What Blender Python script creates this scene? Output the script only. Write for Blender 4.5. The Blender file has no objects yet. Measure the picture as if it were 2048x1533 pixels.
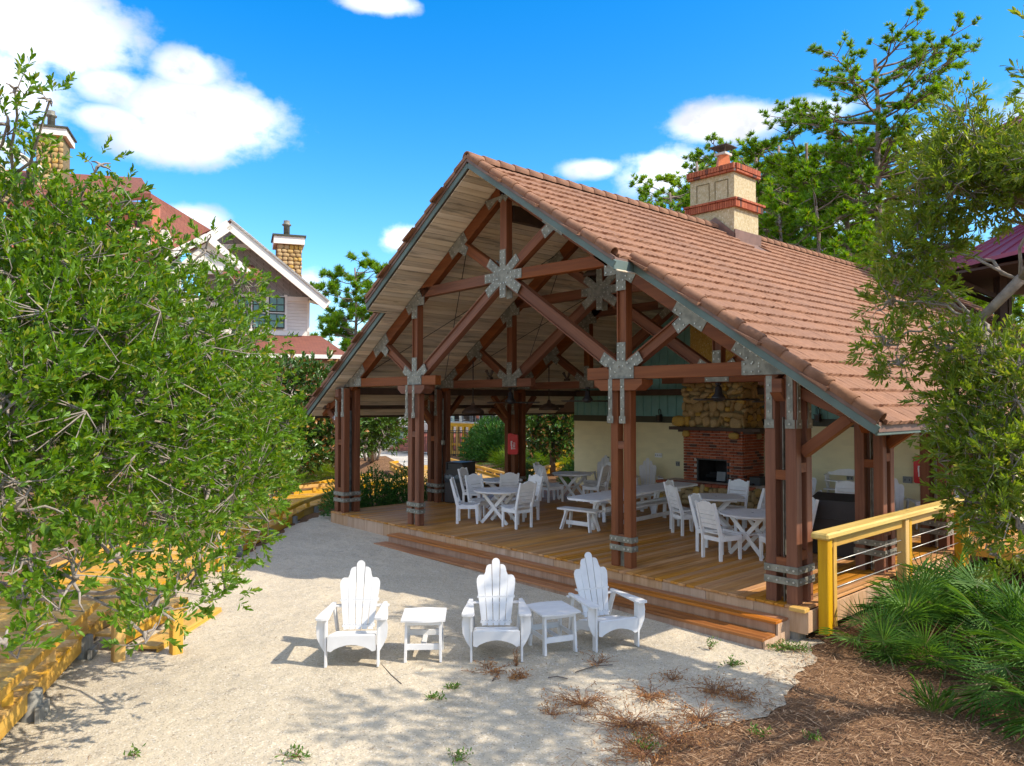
import bpy, math, random
import numpy as np
from mathutils import Vector, Matrix
random.seed(7); RNG = np.random.default_rng(11)
R = math.radians; PI = math.pi
sc = bpy.context.scene; col = sc.collection

# ------------------------------------------------------------------ camera, world, sun
CAM = Vector((5.004, -9.694, 2.70)); YAW = R(47.25); PITCH = R(1.471); FPX = 1530.0
FW = Vector((-math.sin(YAW)*math.cos(PITCH), math.cos(YAW)*math.cos(PITCH), math.sin(PITCH)))
RT = Vector((math.cos(YAW), math.sin(YAW), 0)); UP = RT.cross(FW)
cd = bpy.data.cameras.new('camera'); cam = bpy.data.objects.new('camera', cd); col.objects.link(cam)
cd.sensor_width = 36; cd.lens = FPX/2048*36; cd.clip_end = 2000; cd.clip_start = .05
M3 = Matrix((RT, UP, -FW)).transposed()
cam.matrix_world = Matrix.Translation(CAM) @ M3.to_4x4()
sc.camera = cam
sc.render.resolution_x = 1024; sc.render.resolution_y = 766
sc.view_settings.view_transform = 'Standard'; sc.view_settings.look = 'None'
sc.view_settings.exposure = 1.48; sc.view_settings.gamma = 1

def ray(px, py): return FW + RT*((px-1024)/FPX) + UP*((766.5-py)/FPX)
FH = Vector((FW.x, FW.y, 0)).normalized()
def P(px, py, d):                       # point at horizontal distance d (metres) along the view
    r = ray(px, py); return CAM + r*(d/r.dot(FH))
def onY(px, py, y): r = ray(px, py); return CAM + r*((y-CAM.y)/r.y)
def onX(px, py, x): r = ray(px, py); return CAM + r*((x-CAM.x)/r.x)
def onZ(px, py, z): r = ray(px, py); return CAM + r*((z-CAM.z)/r.z)

SUN_AZ, SUN_EL = R(60.5), R(43.5)      # clockwise from +Y
SD = Vector((math.sin(SUN_AZ)*math.cos(SUN_EL), math.cos(SUN_AZ)*math.cos(SUN_EL), math.sin(SUN_EL)))
sl = bpy.data.lights.new('sun', 'SUN'); sl.energy = 2.15; sl.angle = R(.55); sl.color = (1, .90, .76)
so = bpy.data.objects.new('sun', sl); col.objects.link(so); so.location = SD*80
so.rotation_euler = SD.to_track_quat('Z', 'Y').to_euler()

class NT:
    def __init__(s, t): s.t = t; s.t.nodes.clear()
    def n(s, k, **kw):
        o = s.t.nodes.new(k)
        for a, b in kw.items():
            if a.startswith('i_'):
                key = a[2:]; key = int(key) if key.isdigit() else key.replace('_', ' ')
                if hasattr(b, 'is_output') or hasattr(b, 'node'): s.t.links.new(b, o.inputs[key])
                else: o.inputs[key].default_value = b
            else: setattr(o, a, b)
        return o
    def m(s, op, a, b=0.0, c=None, clamp=False):
        o = s.n('ShaderNodeMath', operation=op, use_clamp=clamp)
        for i, v in enumerate((a, b, c)):
            if v is None: continue
            if hasattr(v, 'node'): s.t.links.new(v, o.inputs[i])
            else: o.inputs[i].default_value = v
        return o.outputs[0]
    def vm(s, op, a, b=(0, 0, 0)):
        o = s.n('ShaderNodeVectorMath', operation=op)
        for i, v in enumerate((a, b)):
            if hasattr(v, 'node'): s.t.links.new(v, o.inputs[i])
            else: o.inputs[i].default_value = v
        return o
    def mix(s, f, a, b):
        o = s.n('ShaderNodeMix', data_type='RGBA')
        for k, v in ((0, f), (6, a), (7, b)):
            if hasattr(v, 'node'): s.t.links.new(v, o.inputs[k])
            else: o.inputs[k].default_value = v if k == 0 else (tuple(v)+(1,))[:4]
        return o.outputs[2]
    def rng(s, v, a, b, c=0.0, d=1.0, smooth=True):
        o = s.n('ShaderNodeMapRange', interpolation_type='SMOOTHSTEP' if smooth else 'LINEAR')
        s.t.links.new(v, o.inputs[0])
        for i, x in enumerate((a, b, c, d)): o.inputs[i+1].default_value = x
        return o.outputs[0]
    def noise(s, vec, scale, detail=3, rough=.55):
        return s.n('ShaderNodeTexNoise', i_Vector=vec, i_Scale=scale, i_Detail=detail, i_Roughness=rough)

world = bpy.data.worlds.new('World'); sc.world = world; world.use_nodes = True
w = NT(world.node_tree)
sky = w.n('ShaderNodeTexSky', sky_type='NISHITA', sun_disc=False, sun_elevation=SUN_EL, sun_rotation=SUN_AZ,
          altitude=0, air_density=1.0, dust_density=.6, ozone_density=2.0)
tc = w.n('ShaderNodeTexCoord'); D = w.vm('NORMALIZE', tc.outputs['Generated']).outputs[0]
hs = w.n('ShaderNodeHueSaturation', i_Hue=.502, i_Saturation=1.5, i_Value=.72, i_Color=sky.outputs[0])
nz = w.noise(D, 9.0, 6, .6); nz2 = w.noise(w.vm('MULTIPLY', D, (1, 1, 1.8)).outputs[0], 26.0, 5, .6)
nn = w.m('ADD', w.m('MULTIPLY', w.m('SUBTRACT', nz.outputs[0], .5), 1.75), w.m('MULTIPLY', w.m('SUBTRACT', nz2.outputs[0], .5), .9))
mask = None
clouds = [(85, 60, 150, 85, .95), (-10, 170, 120, 80, .9), (215, 170, 70, 35, .7), (410, 235, 150, 68, 1), (350, 285, 110, 40, 1), (375, 140, 62, 38, .8),
          (225, 240, 70, 26, .8), (760, 6, 75, 20, .95), (1450, 246, 105, 36, 1), (1185, 338, 70, 20, .75), (1330, 345, 95, 52, .9),
          (1625, 222, 75, 24, .7), (802, 478, 55, 30, .9), (385, 440, 62, 26, .9), (610, 565, 48, 34, .7), (1900, 290, 90, 30, .6),
          (2300, 200, 200, 80, .9), (-300, 300, 240, 90, .9), (1700, 420, 120, 40, .7)]
for (cx, cy, rx, ry, st) in clouds:
    c = ray(cx, cy).normalized(); u = c.cross(Vector((0, 0, 1))).normalized(); v = u.cross(c)
    du = w.m('DIVIDE', w.vm('DOT_PRODUCT', D, tuple(u)).outputs['Value'], rx/FPX)
    dv = w.m('DIVIDE', w.vm('DOT_PRODUCT', D, tuple(v)).outputs['Value'], ry/FPX)
    fr = w.m('SUBTRACT', 1.0, w.vm('DOT_PRODUCT', D, tuple(c)).outputs['Value'])
    d2 = w.m('ADD', w.m('MULTIPLY', du, du), w.m('MULTIPLY', dv, dv))
    d2 = w.m('ADD', w.m('SQRT', d2), w.m('MULTIPLY', fr, 3.0))
    mk = w.m('MULTIPLY', w.rng(w.m('ADD', d2, nn), 1.22, .42), st)
    mask = mk if mask is None else w.m('MAXIMUM', mask, mk)
# added unseen clouds, only outside the view, that whiten the blue sky fill
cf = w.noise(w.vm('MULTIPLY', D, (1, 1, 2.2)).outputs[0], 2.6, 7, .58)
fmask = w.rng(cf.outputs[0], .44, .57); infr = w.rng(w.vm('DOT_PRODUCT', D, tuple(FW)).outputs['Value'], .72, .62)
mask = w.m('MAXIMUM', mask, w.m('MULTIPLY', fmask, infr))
shade = w.rng(w.m('ADD', w.m('MULTIPLY', nz.outputs[0], .7), w.m('MULTIPLY', nz2.outputs[0], .3)), .36, .60, 2.3, 4.6)
cc = w.n('ShaderNodeCombineColor', i_0=shade, i_1=shade, i_2=w.m('MULTIPLY', shade, 1.04))
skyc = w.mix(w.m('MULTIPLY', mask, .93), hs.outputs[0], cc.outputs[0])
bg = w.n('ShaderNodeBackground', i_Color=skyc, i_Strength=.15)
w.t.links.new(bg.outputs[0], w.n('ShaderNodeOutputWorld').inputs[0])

# ------------------------------------------------------------------ materials
def newmat(name):
    m = bpy.data.materials.new(name); m.use_nodes = True; t = NT(m.node_tree)
    b = t.n('ShaderNodeBsdfPrincipled'); o = t.n('ShaderNodeOutputMaterial')
    t.t.links.new(b.outputs[0], o.inputs[0]); return m, t, b
def setc(t, b, c): t.t.links.new(c, b.inputs['Base Color'])
def bump(t, b, h, dist=.01, st=.6):
    n = t.n('ShaderNodeBump', i_Height=h, i_Distance=dist, i_Strength=st); t.t.links.new(n.outputs[0], b.inputs['Normal'])
def objvec(t, per=True):
    tc = t.n('ShaderNodeTexCoord').outputs['Object']
    if not per: return tc
    oi = t.n('ShaderNodeObjectInfo'); 
    o = t.vm('ADD', tc, (0, 0, 0)); sv = t.n('ShaderNodeVectorMath', operation='SCALE'); sv.inputs[0].default_value = (31, 17, 23)
    t.t.links.new(oi.outputs['Random'], sv.inputs['Scale']); t.t.links.new(sv.outputs[0], o.inputs[1]); return o.outputs[0]
def plain(name, c, rough=.6, var=.12, scale=4, metal=0, bmp=0, bscale=60, per=True):
    m, t, b = newmat(name); v = objvec(t, per)
    n1 = t.noise(v, scale, 4); n2 = t.noise(v, bscale, 3)
    f = t.rng(n1.outputs[0], .3, .7)
    lo = tuple(x*(1-var) for x in c); hi = tuple(min(1, x*(1+var)) for x in c)
    setc(t, b, t.mix(f, lo, hi)); b.inputs['Roughness'].default_value = rough; b.inputs['Metallic'].default_value = metal
    if bmp: bump(t, b, n2.outputs[0], bmp)
    return m
def wood(name, c1, c2, dark=None, axis=0, rough=.6, ovar=.25, gs=1.0, knots=0.0, spec=.4, bmp=.003, seam=0):
    m, t, b = newmat(name); v = objvec(t)
    s = [14*gs]*3; s[axis] = .7*gs
    vv = t.vm('MULTIPLY', v, tuple(s)).outputs[0]
    n1 = t.noise(vv, 1.0, 5, .6); n2 = t.noise(t.vm('MULTIPLY', vv, (3, 3, 3)).outputs[0], 1.2, 3)
    c = t.mix(t.rng(n1.outputs[0], .32, .68), c1, c2)
    if dark:
        s2 = [5*gs]*3; s2[axis] = .5*gs
        n3 = t.noise(t.vm('MULTIPLY', v, tuple(s2)).outputs[0], 1.0, 5, .65)
        c = t.mix(t.rng(n3.outputs[0], .5, .72, 0, .85), c, dark)
    if knots:
        s3 = [9.0]*3; s3[axis] = 2.2
        vo = t.n('ShaderNodeTexVoronoi', i_Vector=t.vm('MULTIPLY', v, tuple(s3)).outputs[0], i_Scale=.6)
        c = t.mix(t.rng(vo.outputs[0], .14, .05, 0, knots), c, tuple(x*.3 for x in c1))
    oi = t.n('ShaderNodeObjectInfo').outputs['Random']
    hv = t.n('ShaderNodeHueSaturation', i_Color=c, i_Value=t.rng(oi, 0, 1, 1-ovar, 1+ovar, False), i_Saturation=t.rng(t.m('FRACT', t.m('MULTIPLY', oi, 7.3)), 0, 1, .85, 1.1, False))
    setc(t, b, hv.outputs[0]); b.inputs['Roughness'].default_value = rough; b.inputs['Specular IOR Level'].default_value = spec
    bump(t, b, t.m('ADD', n1.outputs[0], t.m('MULTIPLY', n2.outputs[0], .5)), bmp)
    return m
MT = {}
MT['beam'] = wood('stained_timber', (.155, .047, .015), (.215, .070, .023), (.095, .03, .012), rough=.55, spec=.25, ovar=.14, bmp=.002)
MT['beamz'] = wood('stained_timber_upright', (.155, .047, .015), (.215, .070, .023), (.095, .03, .012), axis=2, rough=.55, spec=.25, ovar=.14, bmp=.002)
MT['beamy'] = wood('stained_timber_long', (.12, .038, .018), (.17, .06, .03), axis=1, rough=.55, ovar=.1)
MT['deck'] = wood('deck_board_wood', (.42, .175, .035), (.56, .27, .065), (.25, .10, .022), axis=1, rough=.5, ovar=.17, spec=.45)
MT['step'] = wood('step_wood', (.32, .11, .03), (.45, .18, .05), (.18, .065, .02), axis=0, rough=.5, ovar=.15)
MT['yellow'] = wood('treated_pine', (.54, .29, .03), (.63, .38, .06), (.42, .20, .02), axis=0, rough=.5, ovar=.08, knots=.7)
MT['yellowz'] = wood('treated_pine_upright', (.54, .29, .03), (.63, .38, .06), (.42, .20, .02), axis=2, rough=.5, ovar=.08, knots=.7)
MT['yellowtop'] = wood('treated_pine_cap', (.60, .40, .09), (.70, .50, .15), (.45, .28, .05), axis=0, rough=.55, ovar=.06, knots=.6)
MT['walk'] = wood('boardwalk_wood', (.52, .27, .03), (.62, .36, .06), (.36, .17, .02), axis=0, rough=.55, ovar=.16)
MT['greywood'] = wood('weathered_grey_wood', (.20, .19, .16), (.29, .28, .24), (.10, .10, .09), axis=2, rough=.85, ovar=.12)
MT['soffit'] = wood('soffit_pine', (.62, .52, .38), (.76, .67, .52), (.20, .18, .14), axis=1, rough=.75, ovar=.2, knots=.5)
MT['fascia'] = wood('pink_weathered_fascia', (.46, .285, .16), (.56, .37, .23), (.32, .17, .07), axis=2, rough=.8, ovar=.06)
MT['riser'] = wood('stained_riser', (.34, .19, .11), (.44, .27, .17), (.24, .11, .05), axis=2, rough=.7, ovar=.1)
MT['white'] = plain('white_paint', (.70, .695, .68), .45, .05, 5, bmp=.0006, bscale=40)
MT['oldwhite'] = plain('worn_white_paint', (.80, .79, .77), .6, .05, 7, bmp=.001, bscale=50)
MT['steel'] = plain('galvanised_steel', (.21, .205, .165), .5, .3, 9, metal=.25, bmp=.0005)
MT['bolt'] = plain('bolt_steel', (.48, .47, .42), .35, .1, 5, metal=.5)
MT['teal'] = plain('teal_paint', (.19, .41, .385), .65, .10, 3)
MT['tealtrim'] = plain('teal_rake_trim', (.10, .145, .125), .6, .12, 3)
MT['band'] = plain('dark_green_trim', (.05, .055, .035), .6, .1, 3)
MT['cream'] = plain('cream_siding', (.78, .70, .42), .6, .045, 2)
MT['black'] = plain('black_metal', (.02, .02, .022), .4, .2, 4)
MT['soot'] = plain('sooty_firebox', (.018, .016, .015), .9, .4, 6)
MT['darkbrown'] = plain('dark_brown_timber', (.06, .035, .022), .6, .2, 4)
MT['red'] = plain('red_vinyl', (.62, .010, .012), .32, .1, 4)
MT['whitep'] = plain('white_print', (.8, .8, .8), .5, .02)
MT['greyplate'] = plain('grey_plastic', (.22, .23, .23), .5, .1)
MT['vent'] = plain('chimney_cap_metal', (.12, .10, .09), .5, .3, 8, metal=.5)
MT['clay'] = plain('terracotta_flue', (.62, .17, .055), .75, .12, 5)
MT['mortar'] = plain('mortar', (.52, .42, .34), .9, .15, 12, bmp=.003)
MT['stonemortar'] = plain('stone_mortar', (.19, .15, .07), .95, .25, 12, bmp=.006)
MT['flash'] = plain('brown_flashing', (.17, .095, .068), .55, .15, 5)
MT['concrete'] = plain('path_concrete', (.50, .47, .42), .9, .12, 1.5, bmp=.004, per=False)
MT['bin'] = plain('dark_brown_bin', (.035, .028, .026), .5, .15, 3)
MT['bag'] = plain('black_bag', (.04, .048, .055), .25, .3, 12, bmp=.02, bscale=14)
MT['glass'] = plain('teal_reflecting_glass', (.10, .26, .22), .15, .1, 2)
MT['hwhite'] = plain('hotel_white_trim', (.86, .81, .70), .6, .04, 2)
MT['hsiding'] = plain('hotel_siding', (.78, .73, .63), .7, .05, 2)
MT['salmon'] = plain('salmon_column', (.58, .19, .10), .7, .1, 2)
MT['htan'] = plain('hotel_tan_eave', (.55, .42, .24), .7, .08, 2)
MT['purple'] = plain('maroon_metal_roof', (.25, .045, .085), .4, .08, 2, metal=.2)
MT['mulchdark'] = plain('dark_earth', (.06, .045, .03), 1, .4, 5)
MT['bluetarp'] = plain('blue_hose', (.01, .03, .12), .4, .2)
MT['cyltan'] = plain('tan_tank', (.33, .24, .11), .55, .15, 3)
MT['trunk'] = None

def tilemat():
    m, t, b = newmat('clay_shake_tile'); v = objvec(t); 
    n1 = t.noise(v, 9, 5, .65); n2 = t.noise(v, 160, 3); oi = t.n('ShaderNodeObjectInfo').outputs['Random']
    at = t.n('ShaderNodeAttribute', attribute_name='rnd').outputs['Fac']
    n4 = t.noise(t.n('ShaderNodeNewGeometry').outputs['Position'], .5, 3)
    c = t.mix(t.rng(n1.outputs[0], .3, .7), (.25, .118, .060), (.325, .160, .086))
    c = t.mix(t.rng(n4.outputs[0], .35, .7, 0, .35), c, (.22, .12, .08))
    f = t.m('ADD', t.m('MULTIPLY', t.m('ADD', oi, at), .16), .86)
    hv = t.n('ShaderNodeHueSaturation', i_Color=c, i_Value=f); setc(t, b, hv.outputs[0])
    b.inputs['Roughness'].default_value = .85; bump(t, b, n2.outputs[0], .004); return m
MT['tile'] = tilemat()
def shingle(name, c1, c2, sc_=1.0):
    m, t, b = newmat(name); sx = t.n('ShaderNodeSeparateXYZ', i_0=t.n('ShaderNodeTexCoord').outputs['Object']); v = t.n('ShaderNodeCombineXYZ', i_0=sx.outputs[0], i_1=t.m('ADD', sx.outputs[1], sx.outputs[2])).outputs[0]
    br = t.n('ShaderNodeTexBrick', i_Vector=v, i_Scale=1.0, i_Color1=(*c1, 1), i_Color2=(*c2, 1), i_Mortar=tuple(x*.55 for x in c1)+(1,))
    br.inputs['Brick Width'].default_value = .3*sc_; br.inputs['Row Height'].default_value = .14*sc_; br.inputs['Mortar Size'].default_value = .012*sc_
    setc(t, b, br.outputs[0]); b.inputs['Roughness'].default_value = .9; return m
MT['redshingle'] = shingle('red_asphalt_shingle', (.25, .085, .05), (.19, .06, .038))
MT['greyshake'] = shingle('grey_cedar_shake', (.42, .40, .36), (.30, .28, .25), .8)
def stucco(name, c1, c2, fl):
    m, t, b = newmat(name); v = t.n('ShaderNodeTexCoord').outputs['Object']
    n1 = t.noise(v, 14, 5, .7); n2 = t.noise(t.vm('MULTIPLY', v, (1, 1, .35)).outputs[0], 40, 4)
    c = t.mix(t.rng(n1.outputs[0], .35, .65), c1, c2); c = t.mix(t.rng(n2.outputs[0], .60, .66), c, fl)
    setc(t, b, c); b.inputs['Roughness'].default_value = .9; bump(t, b, n2.outputs[0], .03, .8); return m
MT['stucco'] = stucco('rough_cream_stucco', (.42, .33, .17), (.56, .47, .29), (.70, .64, .46))
MT['gold'] = stucco('gold_stucco', (.50, .30, .06), (.60, .40, .10), (.80, .70, .40))
def brickmat():
    m, t, b = newmat('red_brick'); v = objvec(t); oi = t.n('ShaderNodeObjectInfo').outputs['Random']
    n1 = t.noise(v, 18, 4); c = t.mix(oi, (.30, .065, .025), (.46, .13, .055))
    c = t.mix(t.rng(t.m('FRACT', t.m('MULTIPLY', oi, 13.7)), .86, .93), c, (.09, .04, .03))
    c = t.mix(t.rng(n1.outputs[0], .45, .75, 0, .4), c, (.13, .03, .016)); setc(t, b, c)
    b.inputs['Roughness'].default_value = .85; bump(t, b, n1.outputs[0], .004); return m
MT['brick'] = brickmat()
def rockmat():
    m, t, b = newmat('river_stone'); v = objvec(t); oi = t.n('ShaderNodeObjectInfo').outputs['Random']
    n1 = t.noise(v, 7, 5, .65); c = t.mix(oi, (.40, .26, .09), (.56, .40, .19))
    c = t.mix(t.rng(t.m('FRACT', t.m('MULTIPLY', oi, 5.1)), .72, .9), c, (.62, .38, .06))
    c = t.mix(t.rng(n1.outputs[0], .4, .7, 0, .7), c, (.24, .17, .09)); setc(t, b, c)
    b.inputs['Roughness'].default_value = .8; bump(t, b, n1.outputs[0], .02); return m
MT['rock'] = rockmat()
def leafmat(name, c1, c2, c3=None, rough=.38, spec=.5, trans=.35, dead=0):
    m, t, b = newmat(name); at = t.n('ShaderNodeAttribute', attribute_name='rnd').outputs['Fac']
    c = t.mix(at, c1, c2)
    if c3: c = t.mix(t.rng(t.m('FRACT', t.m('MULTIPLY', at, 17.3)), 1-dead-.02, 1-dead+.02), c, c3)
    setc(t, b, c); b.inputs['Roughness'].default_value = rough; b.inputs['Specular IOR Level'].default_value = spec
    tr = t.n('ShaderNodeBsdfTranslucent'); hs_ = t.n('ShaderNodeHueSaturation', i_Color=c, i_Hue=.485, i_Saturation=1.1, i_Value=1.5); t.t.links.new(hs_.outputs[0], tr.inputs[0])
    mx = t.n('ShaderNodeMixShader', i_0=trans); t.t.links.new(b.outputs[0], mx.inputs[1]); t.t.links.new(tr.outputs[0], mx.inputs[2])
    o = [n for n in t.t.nodes if n.type == 'OUTPUT_MATERIAL'][0]; t.t.links.new(mx.outputs[0], o.inputs[0]); return m
MT['leafL'] = leafmat('bay_leaf', (.075, .175, .012), (.165, .31, .022), (.30, .34, .04), dead=.10, trans=.42, rough=.42)
MT['leafR'] = leafmat('oak_leaf', (.11, .185, .02), (.21, .30, .035), (.28, .30, .05), dead=.15, trans=.5, rough=.42)
MT['magnolia'] = leafmat('magnolia_leaf', (.04, .11, .02), (.10, .19, .03), (.36, .19, .06), rough=.25, dead=.16, trans=.15)
MT['shrub'] = leafmat('shrub_leaf', (.035, .13, .015), (.08, .22, .025), rough=.45, trans=.2)
MT['shrub2'] = leafmat('bright_shrub_leaf', (.05, .13, .015), (.10, .20, .025), rough=.45, trans=.3)
MT['palm'] = leafmat('palmetto_frond', (.05, .14, .02), (.13, .26, .035), (.24, .20, .09), rough=.55, spec=.28, dead=.04, trans=.3)
MT['palmy'] = leafmat('yellow_palmetto_frond', (.13, .26, .02), (.26, .38, .03), rough=.4, trans=.3)
MT['needle'] = leafmat('pine_needles', (.09, .21, .012), (.18, .34, .02), (.28, .26, .03), rough=.55, dead=.06, trans=.5)
MT['needle2'] = leafmat('yellow_green_pine_needles', (.15, .28, .012), (.25, .40, .025), rough=.55, trans=.5)
MT['moss'] = leafmat('grey_green_foliage', (.10, .13, .08), (.17, .20, .12), rough=.8, trans=.2)
MT['deadw'] = leafmat('dead_weed', (.32, .14, .05), (.46, .25, .10), rough=.9, spec=.1, trans=.1)
MT['weed'] = leafmat('green_weed', (.06, .15, .02), (.14, .24, .03), rough=.5, trans=.3)
MT['straw'] = leafmat('fallen_pine_needle', (.20, .11, .06), (.48, .32, .19), (.10, .05, .03), dead=.2, rough=.85, spec=.15, trans=.05)
MT['bark'] = plain('grey_branch_bark', (.27, .23, .19), .9, .25, 9, bmp=.01, bscale=30)
MT['pinebark'] = plain('pine_bark', (.22, .165, .13), .95, .35, 5, bmp=.03, bscale=14)
MT['darkbark'] = plain('dark_bark', (.13, .105, .085), .95, .3, 6, bmp=.02, bscale=16)
def sandmat():
    m, t, b = newmat('white_shell_sand'); v = t.n('ShaderNodeNewGeometry').outputs['Position']
    n1 = t.noise(v, .8, 5, .6); n2 = t.noise(v, 55, 4, .7); n3 = t.noise(v, 4.5, 5, .65); vo = t.n('ShaderNodeTexVoronoi', i_Vector=v, i_Scale=75)
    c = t.mix(t.rng(n1.outputs[0], .35, .7), (.60, .515, .375), (.50, .43, .315))
    c = t.mix(t.rng(n3.outputs[0], .56, .74, 0, .6), c, (.27, .245, .21))
    c = t.mix(t.rng(n2.outputs[0], .55, .68, 0, .75), c, (.28, .23, .17))
    vc = t.n('ShaderNodeSeparateColor', i_0=vo.outputs['Color'])
    c = t.mix(t.rng(vc.outputs[0], .86, .97, 0, .6), c, (.78, .74, .66))
    c = t.mix(t.rng(vc.outputs[1], .93, .98, 0, .55), c, (.16, .12, .085))
    setc(t, b, c); b.inputs['Roughness'].default_value = .95; b.inputs['Specular IOR Level'].default_value = .2
    n5 = t.noise(v, 1.7, 4, .6); h = t.m('ADD', t.m('MULTIPLY', n5.outputs[0], 3.0), t.m('MULTIPLY', n2.outputs[0], .35), t.m('ADD', t.m('MULTIPLY', vo.outputs[0], .3), t.m('MULTIPLY', n3.outputs[0], 2.2)))
    bump(t, b, h, .045, .9); return m
MT['sand'] = sandmat()
def strawmat():
    m, t, b = newmat('pine_straw_ground'); v = t.n('ShaderNodeNewGeometry').outputs['Position']
    n1 = t.noise(v, .9, 4); n2 = t.noise(v, 30, 5, .7); wv = t.noise(t.vm('MULTIPLY', v, (60, 9, 30)).outputs[0], 1.0, 4); wv2 = t.noise(t.vm('MULTIPLY', v, (11, 55, 30)).outputs[0], 1.0, 4)
    c = t.mix(t.rng(n1.outputs[0], .35, .7), (.26, .145, .075), (.17, .095, .052))
    c = t.mix(t.rng(wv.outputs[0], .52, .66, 0, .8), c, (.45, .26, .13)); c = t.mix(t.rng(wv2.outputs[0], .55, .68, 0, .8), c, (.10, .05, .028))
    c = t.mix(t.rng(n2.outputs[0], .55, .7, 0, .5), c, (.12, .06, .03))
    setc(t, b, c); b.inputs['Roughness'].default_value = .95; b.inputs['Specular IOR Level'].default_value = .15
    bump(t, b, t.m('ADD', wv.outputs[0], t.m('ADD', wv2.outputs[0], n2.outputs[0])), .04, .9); return m
MT['strawg'] = strawmat()

# ------------------------------------------------------------------ mesh helpers
class MB:
    def __init__(s): s.v = []; s.f = []; s.mi = []; s.sm = []
    def add(s, vs, fs, mi=0, smooth=False):
        o = len(s.v); s.v += [tuple(v) for v in vs]; s.f += [tuple(i+o for i in f) for f in fs]
        s.mi += [mi]*len(fs); s.sm += [smooth]*len(fs); return s
    def box(s, c, size, rot=None, bev=0, mi=0):
        hx, hy, hz = (x/2 for x in size); c = Vector(c)
        if bev <= 0:
            vs = [Vector((x*hx, y*hy, z*hz)) for x in (-1, 1) for y in (-1, 1) for z in (-1, 1)]
            fs = [(0, 1, 3, 2), (4, 6, 7, 5), (0, 4, 5, 1), (2, 3, 7, 6), (0, 2, 6, 4), (1, 5, 7, 3)]
        else:
            b = min(bev, hx*.8, hy*.8, hz*.8); vs = []; fs = []
            idx = {}
            for x in (-1, 1):
                for y in (-1, 1):
                    for z in (-1, 1):
                        for a in range(3):
                            q = [x*(hx-b), y*(hy-b), z*(hz-b)]; q[a] = (x*hx, y*hy, z*hz)[a]
                            idx[(x, y, z, a)] = len(vs); vs.append(Vector(q))
            for a in range(3):
                b1, b2 = [k for k in range(3) if k != a]
                for sg in (-1, 1):
                    q = []
                    for (p, r_) in ((-1, -1), (1, -1), (1, 1), (-1, 1)):
                        k = [0, 0, 0]; k[a] = sg; k[b1] = p; k[b2] = r_; q.append(idx[(*k, a)])
                    fl = (sg > 0) == (a != 1); fs.append(tuple(q) if fl else tuple(q[::-1]))
            for a in range(3):
                b1, b2 = [k for k in range(3) if k != a]
                for p in (-1, 1):
                    for r_ in (-1, 1):
                        k0 = [0]*3; k0[b1] = p; k0[b2] = r_; k1 = k0[:]; k0[a] = -1; k1[a] = 1
                        fs.append((idx[(*k0, b1)], idx[(*k1, b1)], idx[(*k1, b2)], idx[(*k0, b2)]))
            for x in (-1, 1):
                for y in (-1, 1):
                    for z in (-1, 1): fs.append(tuple(idx[(x, y, z, a)] for a in range(3)))
            cen = Vector((0, 0, 0)); out = []
            for f in fs:
                m_ = sum((vs[i] for i in f), Vector())/len(f); n = (vs[f[1]]-vs[f[0]]).cross(vs[f[2]]-vs[f[1]])
                out.append(f if n.dot(m_) >= 0 else f[::-1])
            fs = out
        if rot is not None: vs = [rot @ v for v in vs]
        return s.add([v+c for v in vs], fs, mi)
    def bar(s, p0, p1, w_, t_, up=(0, 0, 1), bev=0, mi=0):      # w_ across (side), t_ along up-ish
        p0, p1 = Vector(p0), Vector(p1); d = p1-p0; L = d.length; x = d/L; u = Vector(up)
        y = u.cross(x)
        if y.length < 1e-4: y = Vector((0, 1, 0)).cross(x)
        y.normalize(); z = x.cross(y)
        return s.box((p0+p1)/2, (L, w_, t_), Matrix((x, y, z)).transposed(), bev, mi)
    def prism(s, poly, M, th, mi=0):                             # poly 2D in local xy, extruded along local z by th, M 4x4
        n = len(poly); a = [M @ Vector((x, y, 0)) for x, y in poly]; b = [M @ Vector((x, y, th)) for x, y in poly]
        fs = [tuple(range(n))[::-1], tuple(range(n, 2*n))]+[(i, (i+1) % n, n+(i+1) % n, n+i) for i in range(n)]
        ar = sum(poly[i][0]*poly[(i+1) % n][1]-poly[(i+1) % n][0]*poly[i][1] for i in range(n))
        if (ar < 0) != (th < 0): fs = [f[::-1] for f in fs]
        return s.add(a+b, fs, mi)
    def tube(s, pts, rad, n=8, mi=0, smooth=True, cap=True):
        pts = [Vector(p) for p in pts]; k = len(pts)
        if not hasattr(rad, '__len__'): rad = [rad]*k
        vs = []; prev = None
        for i, p in enumerate(pts):
            d = (pts[min(i+1, k-1)]-pts[max(i-1, 0)]).normalized()
            a = prev if prev is not None else (Vector((0, 0, 1)) if abs(d.z) < .9 else Vector((1, 0, 0)))
            x = (a-d*a.dot(d)).normalized(); y = d.cross(x); prev = x
            vs += [p+(x*math.cos(t*2*PI/n)+y*math.sin(t*2*PI/n))*rad[i] for t in range(n)]
        fs = [(i*n+j, i*n+(j+1) % n, (i+1)*n+(j+1) % n, (i+1)*n+j) for i in range(k-1) for j in range(n)]
        if cap: fs += [tuple(range(n))[::-1], tuple(range((k-1)*n, k*n))]
        return s.add(vs, fs, mi, smooth)
    def lathe(s, prof, c=(0, 0, 0), n=16, mi=0, smooth=True):
        c = Vector(c); vs = [c+Vector((r*math.cos(j*2*PI/n), r*math.sin(j*2*PI/n), z)) for r, z in prof for j in range(n)]
        k = len(prof); fs = [(i*n+j, i*n+(j+1) % n, (i+1)*n+(j+1) % n, (i+1)*n+j) for i in range(k-1) for j in range(n)]
        fs += [tuple(range(n))[::-1], tuple(range((k-1)*n, k*n))]
        return s.add(vs, fs, mi, smooth)
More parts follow.
